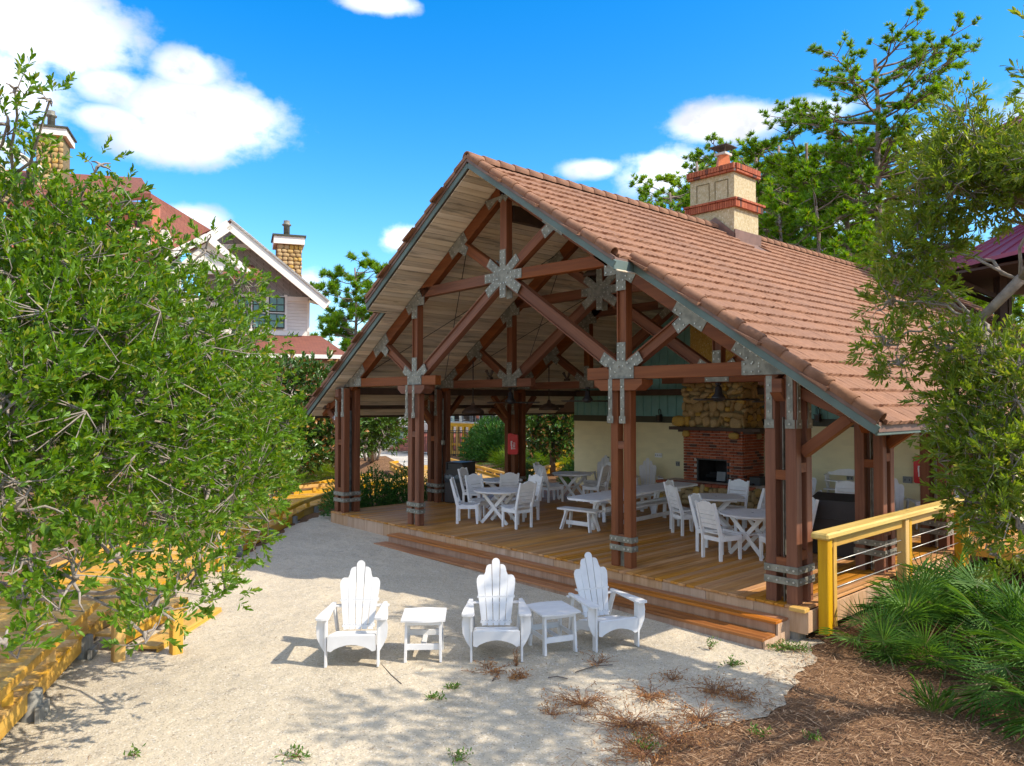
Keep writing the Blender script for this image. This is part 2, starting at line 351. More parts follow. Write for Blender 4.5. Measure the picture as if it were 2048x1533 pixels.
    def mesh(s, name, mats):
        me = bpy.data.meshes.new(name); me.from_pydata(s.v, [], s.f)
        for m_ in (mats if isinstance(mats, (list, tuple)) else [mats]): me.materials.append(MT[m_] if isinstance(m_, str) else m_)
        me.polygons.foreach_set('material_index', s.mi); me.polygons.foreach_set('use_smooth', s.sm); me.update(); return me
    def build(s, name, mats, parent=None, M=None): return link(name, s.mesh(name, mats), parent, M)
def link(name, me, parent=None, M=None):
    o = bpy.data.objects.new(name, me); col.objects.link(o)
    if parent is not None: o.parent = parent
    if M is not None: o.matrix_local = M
    return o
def tag(o, label=None, cat=None, group=None, kind=None):
    for k, v in (('label', label), ('category', cat), ('group', group), ('kind', kind)):
        if v: o[k] = v
    return o
def thing(name, label, cat, loc=(0, 0, 0), rz=0, group=None):
    o = bpy.data.objects.new(name, None); col.objects.link(o); o.location = loc; o.rotation_euler = (0, 0, rz); o.empty_display_size = .1
    return tag(o, label, cat, group)
KIDS = {}
def copy_tree(o, parent=None):
    c = o.copy(); col.objects.link(c); c.parent = parent
    for ch in list(o.children): copy_tree(ch, c)
    return c
def place(proto, used, loc, rz, label):
    o = proto if not used else copy_tree(proto)
    o.location = loc; o.rotation_euler = (0, 0, rz); o['label'] = label; return o
def XF(loc=(0, 0, 0), x=None, y=None, z=None):
    return Matrix.Translation(Vector(loc)) @ Matrix((Vector(x), Vector(y), Vector(z))).transposed().to_4x4()
def beam(name, p0, p1, w_, t_, mat, parent, up=(0, 0, 1), bev=.008, channel=False, side=(0, -1, 0)):
    """timber from p0 to p1 in its own frame (local x = grain)"""
    p0, p1 = Vector(p0), Vector(p1); d = p1-p0; L = d.length; x = d/L; u = Vector(up)
    y = u.cross(x)
    if y.length < 1e-3: y = Vector((0, 1, 0))
    y.normalize(); z = x.cross(y); M = XF((p0+p1)/2, x, y, z); m = MB()
    if channel:
        m.box((0, 0, 0), (L, w_-.07, t_-.05)); m.box((0, 0, t_/2-.0135), (L, w_, .027), bev=.004); m.box((0, 0, -t_/2+.0135), (L, w_, .027), bev=.004)
    else: m.box((0, 0, 0), (L, w_, t_), bev=bev)
    return m.build(name, mat, parent, M)

def gz(x): return -.46-.0142*max(-14, min(2, x))
# leaf cloud mesh, numpy: twigs -> leaves
def leafmesh(name, pos, dirs, nrm, L, W, mat, parent=None, fold=True, smooth=False, M=None, a1=.58, a2=.88, w2=.26):
    n = len(pos); pos = np.asarray(pos); d = np.asarray(dirs); d /= np.linalg.norm(d, axis=1)[:, None]+1e-9
    s = np.cross(d, nrm); s /= np.linalg.norm(s, axis=1)[:, None]+1e-9; u = np.cross(s, d)
    L = np.broadcast_to(L, (n,))[:, None]; W = np.broadcast_to(W, (n,))[:, None]
    if fold:
        V = np.stack([pos, pos+d*L*a1+s*W*.5+u*W*.14, pos+d*L*a2+s*W*w2, pos+d*L-u*L*.10, pos+d*L*a2-s*W*w2, pos+d*L*a1-s*W*.5+u*W*.14, pos+d*L*.55-u*W*.05], 1)
        F = np.array([[0, 1, 6], [1, 2, 6], [2, 3, 6], [3, 4, 6], [4, 5, 6], [5, 0, 6]])
    else:
        V = np.stack([pos-s*W*.5, pos+s*W*.5, pos+d*L], 1); F = np.array([[0, 1, 2]])
    k = V.shape[1]; faces = (F[None]+(np.arange(n)*k)[:, None, None]).reshape(-1, 3)
    me = bpy.data.meshes.new(name); me.vertices.add(n*k); me.vertices.foreach_set('co', V.reshape(-1).astype(np.float32))
    nf = len(faces); me.loops.add(nf*3); me.loops.foreach_set('vertex_index', faces.reshape(-1).astype(np.int32))
    me.polygons.add(nf); me.polygons.foreach_set('loop_start', np.arange(0, nf*3, 3, dtype=np.int32)); me.polygons.foreach_set('loop_total', np.full(nf, 3, dtype=np.int32))
    a = me.attributes.new('rnd', 'FLOAT', 'POINT'); a.data.foreach_set('value', np.repeat(RNG.random(n), k).astype(np.float32))
    me.materials.append(MT[mat]); me.update(); me.validate()
    return link(name, me, parent, M)
def unit(n):
    v = RNG.normal(size=(n, 3)); return v/np.linalg.norm(v, axis=1)[:, None]
def twig_leaves(tp, td, per, tl, L):
    """leaves arranged round twigs: tp positions, td directions"""
    n = len(tp); t = np.tile(np.linspace(.08, 1, per)**.55, n); tp2 = np.repeat(tp, per, 0); td2 = np.repeat(td, per, 0)
    r = unit(n*per); r -= td2*(r*td2).sum(1)[:, None]; r /= np.linalg.norm(r, axis=1)[:, None]+1e-9
    pos = tp2+td2*(t*tl)[:, None]; d = r*(1.0-.35*t)[:, None]+td2*(.55+.9*t)[:, None]; d[:, 2] += .1
    return pos, d, td2-r*.3+RNG.normal(scale=.25, size=(n*per, 3))

# ================================================================== GROUND
m = MB(); xs = [-700, -14, 2, 700]
m.add([(x, y, gz(x)) for x in xs for y in (-500, 900)], [(i*2, i*2+2, i*2+3, i*2+1) for i in range(3)])
g = m.build('ground', 'strawg'); tag(g, kind='structure')
def sheet(name, poly, mat, dz, jit=0, seg=.4):
    pts = []
    for i, p in enumerate(poly):
        q = poly[(i+1) % len(poly)]; L = math.hypot(q[0]-p[0], q[1]-p[1]); k = max(1, int(L/seg))
        for j in range(k):
            f = j/k; pts.append((p[0]+(q[0]-p[0])*f+random.uniform(-jit, jit), p[1]+(q[1]-p[1])*f+random.uniform(-jit, jit)))
    import mathutils
    tri = mathutils.geometry.tessellate_polygon([[Vector((x, y, 0)) for x, y in pts]])
    m = MB(); m.add([(x, y, gz(x)+dz) for x, y in pts], [t if (Vector(pts[t[1]])-Vector(pts[t[0]])).cross(Vector(pts[t[2]])-Vector(pts[t[0]])) > 0 else t[::-1] for t in tri])
    o = m.build(name, mat); tag(o, kind='structure'); return o
sheet('sand_yard', [(2.2, -12), (1.6, -7), (.72, -5.2), (.85, -4.3), (.75, -3.4), (1.05, -2.3), (.75, -1.4), (.55, -.6), (.3, .2), (-1, .35), (-12, .4), (-12.6, .8), (-13.4, .9), (-13.2, .3), (-12.2, -1.0), (-9, -3.9), (-9.2, -5.0), (-6.5, -7.0), (-3, -8.9), (-1.2, -12)], 'sand', .012, .075, .13)
pp_ = [tuple(onZ(a, b, -.25))[:2] for a, b in ((420, 905), (560, 906), (680, 907), (745, 896), (790, 893), (860, 905), (905, 925), (985, 962), (1000, 985), (905, 985), (868, 962), (815, 936), (772, 912), (690, 919), (560, 921), (420, 921))]
sheet('concrete_path', pp_, 'concrete', .010, .02, 1.0)
gk = MB()
for k in range(9000):     # scattered straw needles on the bed at the right
    pass
n = 15000
x = RNG.uniform(.2, 5.2, n); y = RNG.uniform(-6.5, 1.6, n)
edge = np.interp(y, [-6.5, -5.2, -4.3, -3.4, -2.3, -1.4, -.6, .2], [1.4, .75, .85, .75, 1.05, .75, .55, .35])
keep = x > edge-RNG.exponential(.28, n)
x, y = x[keep], y[keep]; n = len(x); a = RNG.uniform(0, 2*PI, n)
pos = np.stack([x, y, [gz(t)+.02 for t in x]+RNG.uniform(0, .025, n)], 1); dr = np.stack([np.cos(a), np.sin(a), RNG.uniform(-.12, .22, n)], 1)
tag(leafmesh('pine_straw_litter', pos, dr, np.tile([0, 0, 1.], (n, 1)), RNG.uniform(.06, .19, n), RNG.uniform(.005, .017, n), 'straw', fold=False), kind='stuff')
n = 2200; x = RNG.uniform(-8, 1.2, n); y = RNG.uniform(-8, .0, n); keep = RNG.random(n) < np.clip((x+9)/11, .12, 1)**1.6; x = x[keep]; y = y[keep]; n = len(x); a = RNG.uniform(0, 2*PI, n)
ok = y < np.where(x < -9, .2, -.95); x = x[ok]; y = y[ok]; a = a[ok]; n = len(x)
pos = np.stack([x, y, [gz(t)+.018 for t in x]+RNG.uniform(0, .006, n)], 1); dr = np.stack([np.cos(a), np.sin(a), RNG.uniform(-.05, .1, n)], 1)
tag(leafmesh('leaf_litter_on_sand', pos, dr, np.tile([0, 0, 1.], (n, 1)), RNG.uniform(.02, .08, n), RNG.uniform(.003, .010, n), 'straw', fold=False), kind='stuff')

# ================================================================== DECK
GX = lambda r, s: -6.0+s*r
dk = thing('timber_deck', 'brown timber deck with ragged board ends under the pavilion roof', 'deck')
bw = .1415; nb = 87; xs0 = -12.12
for i in range(nb):
    x = xs0+bw*(i+.5); y0 = -.03+random.uniform(-.012, .012); L = 9.0-y0
    o = MB().box((0, 0, 0), (bw-.007, L, .036), bev=.004).build('deck_board', 'deck', dk, Matrix.Translation((x, y0+L/2, -.018+random.uniform(-.0015, .0015))))
xr = xs0+bw*nb
for i in range(60):   # right-hand deck extension towards the walkway, boards along x
    x = xr+bw*(i+.5)
    if x > 6.4: break
    MB().box((0, 0, 0), (bw-.007, 4.0, .036), bev=.004).build('deck_board', 'deck', dk, Matrix.Translation((x, 7.9+random.uniform(-.01, .01), -.02)))
fz = .36
for i in range(16):    # front fascia panels
    x0 = -12.1+i*.77
    MB().box((0, 0, 0), (.764, .03, .30), bev=.003).build('fascia_board', 'fascia', dk, Matrix.Translation((x0+.385, .005, -.19)))
for i in range(9):
    MB().box((0, 0, 0), (.03, .9, .28), bev=.003).build('fascia_board', 'fascia', dk, Matrix.Translation((.215, .45+i*.905, -.18)))
    MB().box((0, 0, 0), (.03, .9, .30), bev=.003).build('fascia_board', 'fascia', dk, Matrix.Translation((-12.13, .45+i*.905, -.19)))
MB().box((-6, 4.5, -.30), (12.0, 8.8, .10)).build('dark_underside', 'mulchdark', dk)
for x in (-11.8, -8.9, -6, -3.1, -.02): MB().box((x, .13, -.40), (.2, .2, .24)).build('footing', 'greywood', dk)
def step(y_out, ztop, x0, x1):
    for k in range(2):
        dpt = .155; y = y_out+.08+k*.165
        for (a, b) in ((x0, x0+3.05), (x0+3.055, x0+6.1), (x0+6.105, x1)):
            MB().box((0, 0, 0), (b-a-.004, .158, .036), bev=.004).build('step_board', 'step', dk, Matrix.Translation(((a+b)/2, y, ztop-.018)))
    for (a, b) in ((x0+.03, x0+3), (x0+3.0, x0+6.1), (x0+6.1, x1-.03)):
        MB().box((0, 0, 0), (b-a-.004, .025, .125), bev=.002).build('riser_board', 'riser', dk, Matrix.Translation(((a+b)/2, y_out+.035, ztop-.10)))
step(-.36, -.155, -9.1, -.03); step(-.70, -.305, -9.1, -.03)
M_ = XF((-.055, 0, 0), (0, 1, 0), (0, 0, 1), (1, 0, 0))
MB().prism([(-.32, -.50), (-.0, -.50), (-.0, -.19), (-.32, -.19)], M_, .03).prism([(-.66, -.50), (-.325, -.50), (-.325, -.34), (-.66, -.34)], M_, .03).build('stringer', 'fascia', dk)
M_ = XF((-9.09, 0, 0), (0, 1, 0), (0, 0, 1), (1, 0, 0))
MB().prism([(-.32, -.50), (-.0, -.50), (-.0, -.19), (-.32, -.19)], M_, .03).prism([(-.66, -.50), (-.325, -.50), (-.325, -.34), (-.66, -.34)], M_, .03).build('stringer', 'fascia', dk)
MB().box((.12, -.03, -.02), (.22, .14, .05), bev=.004).build('corner_block', 'yellow', dk)

# ================================================================== PAVILION STRUCTURE
pv = thing('pavilion', 'open timber pavilion with brown tiled gable roof over the deck', 'pavilion', (0, 0, 0))
S = 2/3; TH = math.atan(S); CT, ST_ = math.cos(TH), math.sin(TH); ZR = 7.31
YU, YL, YE = -.65, -.15, 26.0; RU, RE = 3.5, 7.2; YW = 9.02
def rtop(r): return ZR-S*r
# sheathing / roof body
def slopeM(s, r, y, off):   # local x along y (world), y downslope, z normal
    xa = (0, -1, 0) if s > 0 else (0, 1, 0)
    return XF((-6+s*r, y, rtop(r)+off/CT), xa, (s*CT, 0, -ST_), (s*ST_, 0, CT))
rf = MB()
for s in (-1, 1):
    for (r0, r1, y0) in ((0, RU, YU+.04), (RU, RE, YL+.04)):
        tk = .11; q = [Vector((-6+s*r0, y0, rtop(r0)-.05)), Vector((-6+s*r1, y0, rtop(r1)-.05))]
        vs = []
        for yy in (y0, YE):
            for r in (r0, r1):
                for dz in (-.05, -.17): vs.append((-6+s*r, yy, rtop(r)+dz))
        # idx: y(0/4) r(0/2) dz(0/1)
        fs = [(0, 2, 6, 4), (1, 5, 7, 3), (0, 1, 3, 2), (4, 6, 7, 5), (0, 4, 5, 1), (2, 3, 7, 6)]
        if s > 0: fs = [f for f in fs]
        rf.add(vs, fs)
roof = rf.build('roof', 'flash', pv)
NC = 23; EX = RE/CT/NC; TW = .415
def tile_geo():
    w_ = TW-.004; l = EX+.05; xs_ = [0, .06, .13, .205, .27, .34, w_]; zt = [.018, .008, .016, .0, .016, .008, .018]
    vs = []; fs = []
    for x_, z_ in zip(xs_, zt):
        vs += [(x_, 0, .002+z_*.5), (x_, l*.5, .018+z_), (x_, l, .040+z_), (x_, l, .006)]
    for i in range(6):
        a = i*4; b = a+4; fs += [(a, b, b+1, a+1), (a+1, b+1, b+2, a+2), (a+2, b+2, b+3, a+3)]
    fs += [(0, 1, 2, 3), (24, 27, 26, 25)]
    return vs, [f[::-1] for f in fs] if False else fs
tv, tf = tile_geo(); 
tmesh = []
for k in range(4):
    m = MB(); m.add([(x+random.uniform(-.002, .002), y+(random.uniform(-.012, .012) if y > .3 else 0), z+(random.uniform(-.004, .004) if z > .02 else 0)) for x, y, z in tv], tf); tmesh.append(m.mesh('roof_tile', 'tile'))
tiles = []
for s in (1, -1):
    for c in range(NC):
        sl_ = c*EX; r = sl_*CT; y0 = YU if r+EX*CT*.6 < RU else YL
        nn_ = int((YE-y0)/TW)+1; sh = (c % 3)*TW/3
        for j in range(-1, nn_):
            ya = y0+j*TW+sh; yb = ya+TW
            if yb < y0+.15 or ya > YE-.2: continue
            Mx = slopeM(s, r, (yb if s > 0 else ya), -.045)
            p = Mx.translation; 
            if -7.0 < p.x < -5.35 and 7.75 < (ya+yb)/2 < 8.95 : continue
            tiles.append(((p-CAM).length if s > 0 else 999, s, Mx))
tiles.sort(key=lambda t: t[0])
for (d_, s, Mx) in tiles[:290]:
    link('roof_tile', random.choice(tmesh), roof, Mx)
rest = tiles[290:]
tvn = np.array(tv); nv = len(tv); V = []; 
for (d_, s, Mx) in rest:
    A = np.array(Mx); V.append((tvn+RNG.normal(scale=.0025, size=tvn.shape)) @ A[:3, :3].T+A[:3, 3])
V = np.concatenate(V); F = [tuple(i+k*nv for i in f) for k in range(len(rest)) for f in tf]
me = bpy.data.meshes.new('roof_tiles_far'); me.from_pydata(V.tolist(), [], F); me.materials.append(MT['tile'])
at = me.attributes.new('rnd', 'FLOAT', 'POINT'); at.data.foreach_set('value', np.repeat(RNG.random(len(rest)), nv).astype(np.float32))
tag(link('roof_tiles_far', me, roof), kind='stuff')
# rake and ridge cap tiles
def cap(L, r0=.085, r1=.10):
    m = MB(); n_ = 9; vs = []
    for (y, rr) in ((0, r0), (L, r1), (L, r1-.02), (0, r0-.02)):
        vs += [(rr*math.cos(PI*(-.12+1.24*j/(n_-1))), y, rr*math.sin(PI*(-.12+1.24*j/(n_-1)))) for j in range(n_)]
    fs = []
    for a in range(3): fs += [(a*n_+j, a*n_+j+1, (a+1)*n_+j+1, (a+1)*n_+j) for j in range(n_-1)]
    m.add(vs, fs, 0, True); return m.mesh('cap_tile', 'tile')
capm = cap(EX+.035, .082, .098)
for s in (1, -1):
    for c in range(NC):
        r = c*EX*CT; yy = YU if r+EX*CT*.6 < RU else YL
        link('rake_tile', capm, roof, slopeM(s, r, yy+.04, -.0) @ Matrix.Rotation(R(1.5), 4, 'X'))
capr = cap(.42, .10, .115)
for k in range(int((YE-YU)/.39)):
    y = YU-.02+k*.39
    if 7.7 < y < 8.6: continue
    link('ridge_tile', capr, roof, XF((-6, y+.40, ZR-.03), (-1, 0, 0), (0, -1, 0), (0, 0, 1)) @ Matrix.Rotation(R(1.5), 4, 'X'))
# soffit boards
so_ = MB()
so_.box((-6, 12, 2.6), (.02, .02, .02))
sbw = .142; ns = int(RE/CT/sbw)
for s in (-1, 1):
    for i in range(ns):
        sl_ = (i+.5)*sbw; r = sl_*CT; y0 = YU+.05 if r < RU else YL+.05; L = YW-y0
        Mx = slopeM(s, r, y0+L/2, -.19)
        Mx = XF(Mx.translation, (s*CT, 0, -ST_), (0, s*1.0, 0), (s*ST_, 0, CT)) if s > 0 else XF(Mx.translation, (CT, 0, ST_), (0, 1, 0), (-ST_, 0, CT))
        MB().box((0, 0, 0), (sbw-.006, L, .018), bev=.004).build('soffit_board', 'soffit', roof, Mx)
# rake trim (teal) front edges + return + gutter
for s in (-1, 1):
    for (r0, r1, y) in ((0.0, RU+.02, YU), (RU-.12, RE, YL)):
        beam('rake_trim', (-6+s*r0, y+.01, rtop(r0)-.15), (-6+s*r1, y+.01, rtop(r1)-.15), .03, .115, 'tealtrim', roof, bev=.004)
        beam('rake_edge', (-6+s*r0, y-.012, rtop(r0)-.055), (-6+s*r1, y-.012, rtop(r1)-.055), .03, .07, 'flash', roof, bev=.004)
    beam('step_trim', (-6+s*RU, YU, rtop(RU)-.16), (-6+s*RU, YL+.03, rtop(RU)-.16), .03, .16, 'tealtrim', roof)
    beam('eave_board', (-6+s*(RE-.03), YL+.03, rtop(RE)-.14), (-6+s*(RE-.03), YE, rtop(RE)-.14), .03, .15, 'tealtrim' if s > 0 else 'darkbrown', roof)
# posts
def post_pair(cx, y, s, lab=None):
    p = MB()
    for dx in (-.135, .135):
        p.box((dx, 0, 1.45), (.15, .15, 2.9), bev=.008)
    o = p.build('post', 'beamz', pv, Matrix.Translation((cx, y+.075, 0)))
    MB().box((0, 0, .2), (.14, .02, .42)).build('steel_fin', 'steel', o)
    for z in (.31, .455):
        b = MB()
        for (dx, dy, sx, sy) in ((0, -.083, .46, .012), (0, .083, .46, .012), (-.224, 0, .012, .16), (.224, 0, .012, .16)): b.box((dx, dy, z), (sx, sy, .092), bev=.002)
        for dx in (-.17, -.09, .09, .17): b.tube([(dx, -.088, z), (dx, -.104, z)], .016, 6, 1, False)
        b.tube([(.228, 0, z), (.245, 0, z)], .016, 6, 1, False)
        b.build('steel_strap', ['steel', 'bolt'], o)
    for dx in (-.155, .10):
        b = MB().box((dx, -.15, 2.74), (.085, .01, .70), bev=.002).box((dx, -.152, 2.42), (.13, .012, .12), bev=.002)
        for z in (2.42, 2.6, 2.78, 2.96): b.tube([(dx, -.155, z), (dx, -.172, z)], .015, 6, 1, False)
        b.build('hanger_strap', ['steel', 'bolt'], o)
    k = MB()
    k.prism([(-.36, 2.9), (.36, 2.9), (.50, 3.0), (.50, 3.08), (-.50, 3.08), (-.50, 3.0)], XF((0, .14, 0), (1, 0, 0), (0, 0, 1), (0, -1, 0)), .29)
    k.build('corbel', 'beam', o)
    MB().box((0, 0, .50), (.12, .13, .06)).box((0, 0, 2.0), (.12, .13, .12)).build('spacer_block', 'beam', o)
    return o
def post_cluster(cx, y, s, mid=False):
    h = 3.05; p = MB(); a = .15
    for dx in (-a, a):
        for dy in (-a, a): p.box((dx, dy, h/2-.06), (.155, .155, h+.12), bev=.008)
    o = p.build('post', 'beamz', pv, Matrix.Translation((cx, y+.225, 0)))
    MB().box((0, 0, 1.2), (.012, .30, 2.6)).build('steel_fin', 'steel', o)
    for z in (.30, .455):
        b = MB()
        for (dx, dy, sx, sy) in ((0, -.238, .49, .012), (0, .238, .49, .012), (-.238, 0, .012, .49), (.238, 0, .012, .49)): b.box((dx, dy, z), (sx, sy, .095), bev=.002)
        for dx in (-.17, -.05, .1, .19):
            b.tube([(dx, -.243, z), (dx, -.26, z)], .015, 6, 1, False); b.tube([(.243, dx, z), (.26, dx, z)], .015, 6, 1, False)
        b.build('steel_strap', ['steel', 'bolt'], o)
    for dx in (-a, a):
        b = MB().box((dx, -.236, 2.74), (.09, .012, .66), bev=.002).box((dx, -.238, 2.41), (.14, .014, .12), bev=.002)
        b.box((s*.236, dx, 2.74), (.012, .09, .66), bev=.002).box((s*.238, dx, 2.41), (.014, .14, .12), bev=.002)
        for z in (2.41, 2.58, 2.76, 2.94): b.tube([(dx, -.24, z), (dx, -.258, z)], .014, 6, 1, False); b.tube([(s*.24, dx, z), (s*.257, dx, z)], .014, 6, 1, False)
        b.build('hanger_strap', ['steel', 'bolt'], o)
    for z in (.54, 1.72): MB().box((0, -.15, z), (.15, .14, .13)).box((s*.15, 0, z+.1), (.14, .15, .13)).build('spacer_block', 'beam', o)
    MB().box((0, -.06, 2.93), (.15, .5, .19), bev=.008).prism([(-.16, 2.72), (0.02, 2.72), (0.02, 2.84), (-.30, 2.84)], XF((-.075, -.06, 0), (0, 1, 0), (0, 0, 1), (1, 0, 0)), .15).build('corbel', 'beam', o)
    # outrigger brace towards the eave
    beam('outrigger', (s*.1, 0, 2.93-.05), (s*1.16, 0, 2.42), .15, .14, 'beam', o, up=(0, 1, 0))
    beam('knee_brace', (s*.22, 0, 2.02), (s*.86, 0, 2.50), .15, .15, 'beam', o, up=(0, 1, 0))
    MB().box((s*.84, 0, 2.63), (.22, .26, .15), bev=.01).build('bearing_block', 'beam', o)
    return o
YT = (.24, 3.10, 5.96)
for y in YT:
    post_cluster(-6+5.83, y-.19, 1); post_cluster(-6-5.83, y-.19, -1)
post_cluster(-6+5.83, 8.45, 1); 
post_pair(-6-2.93, .21, -1); post_pair(-6+2.93, .21, 1)
# trusses
def arms_outline(arms):
    arms = sorted(arms, key=lambda a: a[0]); pts = []; n_ = len(arms)
    for i, (ang, L, w_) in enumerate(arms):
        d = Vector((math.cos(R(ang)), math.sin(R(ang)))); q = Vector((-d.y, d.x))
        pts += [d*L-q*w_, d*L+q*w_]
        a2, L2, w2 = arms[(i+1) % n_]; d2 = Vector((math.cos(R(a2)), math.sin(R(a2)))); q2 = Vector((-d2.y, d2.x))
        den = d.x*d2.y-d.y*d2.x; gap = (a2-ang) % 360
        if gap < 175 and abs(den) > .05:
            A = q*w_; B = -q2*w2; t_ = ((B.x-A.x)*d2.y-(B.y-A.y)*d2.x)/den; pts.append(A+d*t_)
    return [(p.x, p.y) for p in pts]
def gusset(c, arms, y, par, both=False, th=.012):
    m = MB(); out = arms_outline(arms)
    for (yy, sg) in ([(y, -1)]+([(y+.17, 1)] if both else [])):
        m.prism(out, XF((c[0], yy, c[1]), (1, 0, 0), (0, 0, 1), (0, -1, 0)), sg*-th if sg > 0 else th)
    for (ang, L, w_) in arms:
        d = Vector((math.cos(R(ang)), math.sin(R(ang)))); q = Vector((-d.y, d.x))
        for t_ in np.arange(L-.05, .10, -.115):
            for e in (-.5, .5):
                p = d*t_+q*w_*e*1.1; m.tube([(c[0]+p.x, y-th, c[1]+p.y), (c[0]+p.x, y-th-.014, c[1]+p.y)], .013, 6, 1, False)
    return m.build('gusset_plate', ['steel', 'bolt'], par)
NI, NS = (2.93, 3.19), (0, 5.16)
def ra(r): return ZR-S*r-.41
def truss(y0, full=True):
    T = MB(); yc = y0+.08; W = .16
    # top chords form the truss body
    for s in (-1, 1):
        T.bar((-6+s*.02, yc, ra(.02)), (-6+s*5.72, yc, ra(5.72)), W, .25, bev=.008)
    tr = T.build('truss', 'beamxz', pv)
    for s in (-1, 1):
        X = lambda r: -6+s*r
        beam('tie_beam', (X(2.17), yc, 3.19), (X(5.95), yc, 3.19), W, .205, 'beam', tr)
        beam('web_member', (X(NI[0]), yc, 3.35), (X(NI[0]), yc, ra(2.93)-.1), W, .2, 'beam', tr, up=(0, 1, 0) if False else (1, 0, 0), channel=True)
        beam('web_member', (X(NI[0]-.1), yc, 3.27), (X(.1), yc, 5.09), W, .23, 'beam', tr, channel=True)
        beam('web_member', (X(NI[0]+.1), yc, 3.30), (X(4.25), yc, ra(4.25)), W, .19, 'beam', tr, channel=True)
        beam('web_member', (X(.15), yc, 5.16), (X(2.75), yc, 5.12), W, .21, 'beam', tr)
        beam('web_member', (X(.12), yc, 5.24), (X(1.35), yc, ra(1.35)), W, .19, 'beam', tr)
        th = math.degrees(TH)
        def A(a): return a if s > 0 else 180-a
        gusset((X(NI[0]), 3.20), [(A(0), .26, .105), (A(180), .26, .105), (90, .50, .09), (A(33), .48, .095), (A(147), .50, .10), (270, .1, .25)], y0, tr)
        gusset((X(1.40), ra(1.40)), [(A(-th), .3, .12), (A(180-th), .3, .12), (A(180+30), .34, .10)], y0, tr)
        gusset((X(2.93), ra(2.93)), [(A(-th), .34, .12), (A(180-th), .28, .12), (A(180), .36, .10), (270, .38, .10)], y0, tr)
        gusset((X(4.28), ra(4.28)), [(A(-th), .32, .12), (A(180-th), .32, .12), (A(180+36), .34, .10)], y0, tr)
        gusset((X(5.55), 3.20), [(A(180), .40, .105), (A(0), .38, .105), (A(180-th), .62, .10)], y0, tr)
        gusset((X(.16), ra(.10)), [(A(-th), .38, .12), (A(225), .22, .1)], y0-.001*(s > 0), tr)
    beam('king_post', (-6, yc, 5.3), (-6, yc, 6.95), W, .19, 'beam', tr, up=(1, 0, 0))
    gusset((-6, 5.16), [(0, .53, .09), (180, .53, .09), (90, .52, .085), (270, .42, .085), (-33, .56, .095), (213, .56, .095), (37, .53, .088), (143, .53, .088)], y0-.002, tr, both=True)
    return tr
MT['beamxz'] = wood('stained_timber_rafter', (.15, .045, .014), (.21, .068, .022), (.09, .03, .012), axis=0, spec=.25, rough=.55, ovar=.1)
for y in YT: truss(y)
beam('ridge_beam', (-6, .45, 6.42), (-6, YW, 6.42), .16, .30, 'darkbrown', pv)
for s in (-1, 1):
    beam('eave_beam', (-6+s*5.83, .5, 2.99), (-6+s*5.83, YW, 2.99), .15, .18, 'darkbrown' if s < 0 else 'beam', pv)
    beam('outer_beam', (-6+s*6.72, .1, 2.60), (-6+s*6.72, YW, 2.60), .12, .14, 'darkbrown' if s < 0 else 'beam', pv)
    for k in (1, 2):   # thin tension rods under the roof
        y = YT[k-1]+1.4; m = MB()
        m.tube([(-6+s*1.3, YT[k-1]+.2, ra(1.3)+.05), (-6+s*5.4, YT[k]-.1, ra(5.4)+.05)], .009, 5); m.tube([(-6+s*5.4, YT[k-1]+.2, ra(5.4)+.05), (-6+s*1.3, YT[k]-.1, ra(1.3)+.05)], .009, 5)
        m.build('tension_rod', 'black', pv)
beam('cross_beam', (-6-5.8, 8.7, 3.0), (-6+5.8, 8.7, 3.0), .16, .18, 'darkbrown', pv)
b_ = beam('lintel_beam', (-7.6, 7.62, 3.33), (-3.6, 7.62, 3.33), .16, .23, 'beam', pv)
m = MB().box((-.05, -.088, 0), (.95, .012, .2), bev=.003)
for k in range(6): m.tube([(-.42+k*.15, -.094, .02), (-.42+k*.15, -.11, .02)], .018, 6, 1, False)
m.build('gusset_plate', ['steel', 'bolt'], b_)
for y, s in ((3.1, -1), (5.96, -1), (3.1, 1), (5.96, 1)):
    beam('knee_brace', (-6+s*5.83, y+.25, 2.25), (-6+s*5.83, y+.85, 2.9), .13, .13, 'beam', pv, up=(1, 0, 0))
    beam('knee_brace', (-6+s*5.83, y-.25, 2.25), (-6+s*5.83, y-.85, 2.9), .13, .13, 'beam', pv, up=(1, 0, 0))

# ================================================================== BACK WALL
bwl = thing('pavilion_back_wall', 'cream lap siding wall with teal boarding above closing the back of the pavilion', 'wall')
XL, XR_ = -12.2, .15
ex = .15; nrow = 14
for i in range(nrow):
    z0 = .0+i*ex
    MB().add([(XL, 0, z0), (XR_, 0, z0), (XR_, .012, z0+ex+.006), (XL, .012, z0+ex+.006), (XL, .016, z0), (XR_, .016, z0)], [(0, 1, 2, 3), (0, 4, 5, 1)]).build('siding_board', 'cream', bwl, Matrix.Translation((0, YW-.016, 0)))
MB().box(((XL+XR_)/2, YW-.01, 2.2), (XR_-XL+.02, .05, .19), bev=.004).build('trim_band', 'band', bwl)
m = MB(); k0 = [(XL, 2.29), (XR_, 2.29), (XR_, rtop(XR_+6)-.18), (-6, ZR-.18), (XL, rtop(-6-XL)-.18)]
m.prism([(a, b) for a, b in k0], XF((0, YW+.05, 0), (1, 0, 0), (0, 0, 1), (0, -1, 0)), .05); m.build('gable_board', 'teal', bwl)
for i in range(41):
    x = XL+.12+i*.30; zt = rtop(abs(x+6))-.2
    if -6.95 < x < -5.4 or zt < 2.4: continue
    MB().box((x, YW-.012, (2.295+zt)/2), (.045, .022, zt-2.295)).build('batten', 'teal', bwl)
for X_ in (XL, XR_):
    MB().box((X_, (YW+YE)/2+.1, 1.35), (.2, YE-YW-.25, 2.7)).build('side_wall', 'cream', bwl)
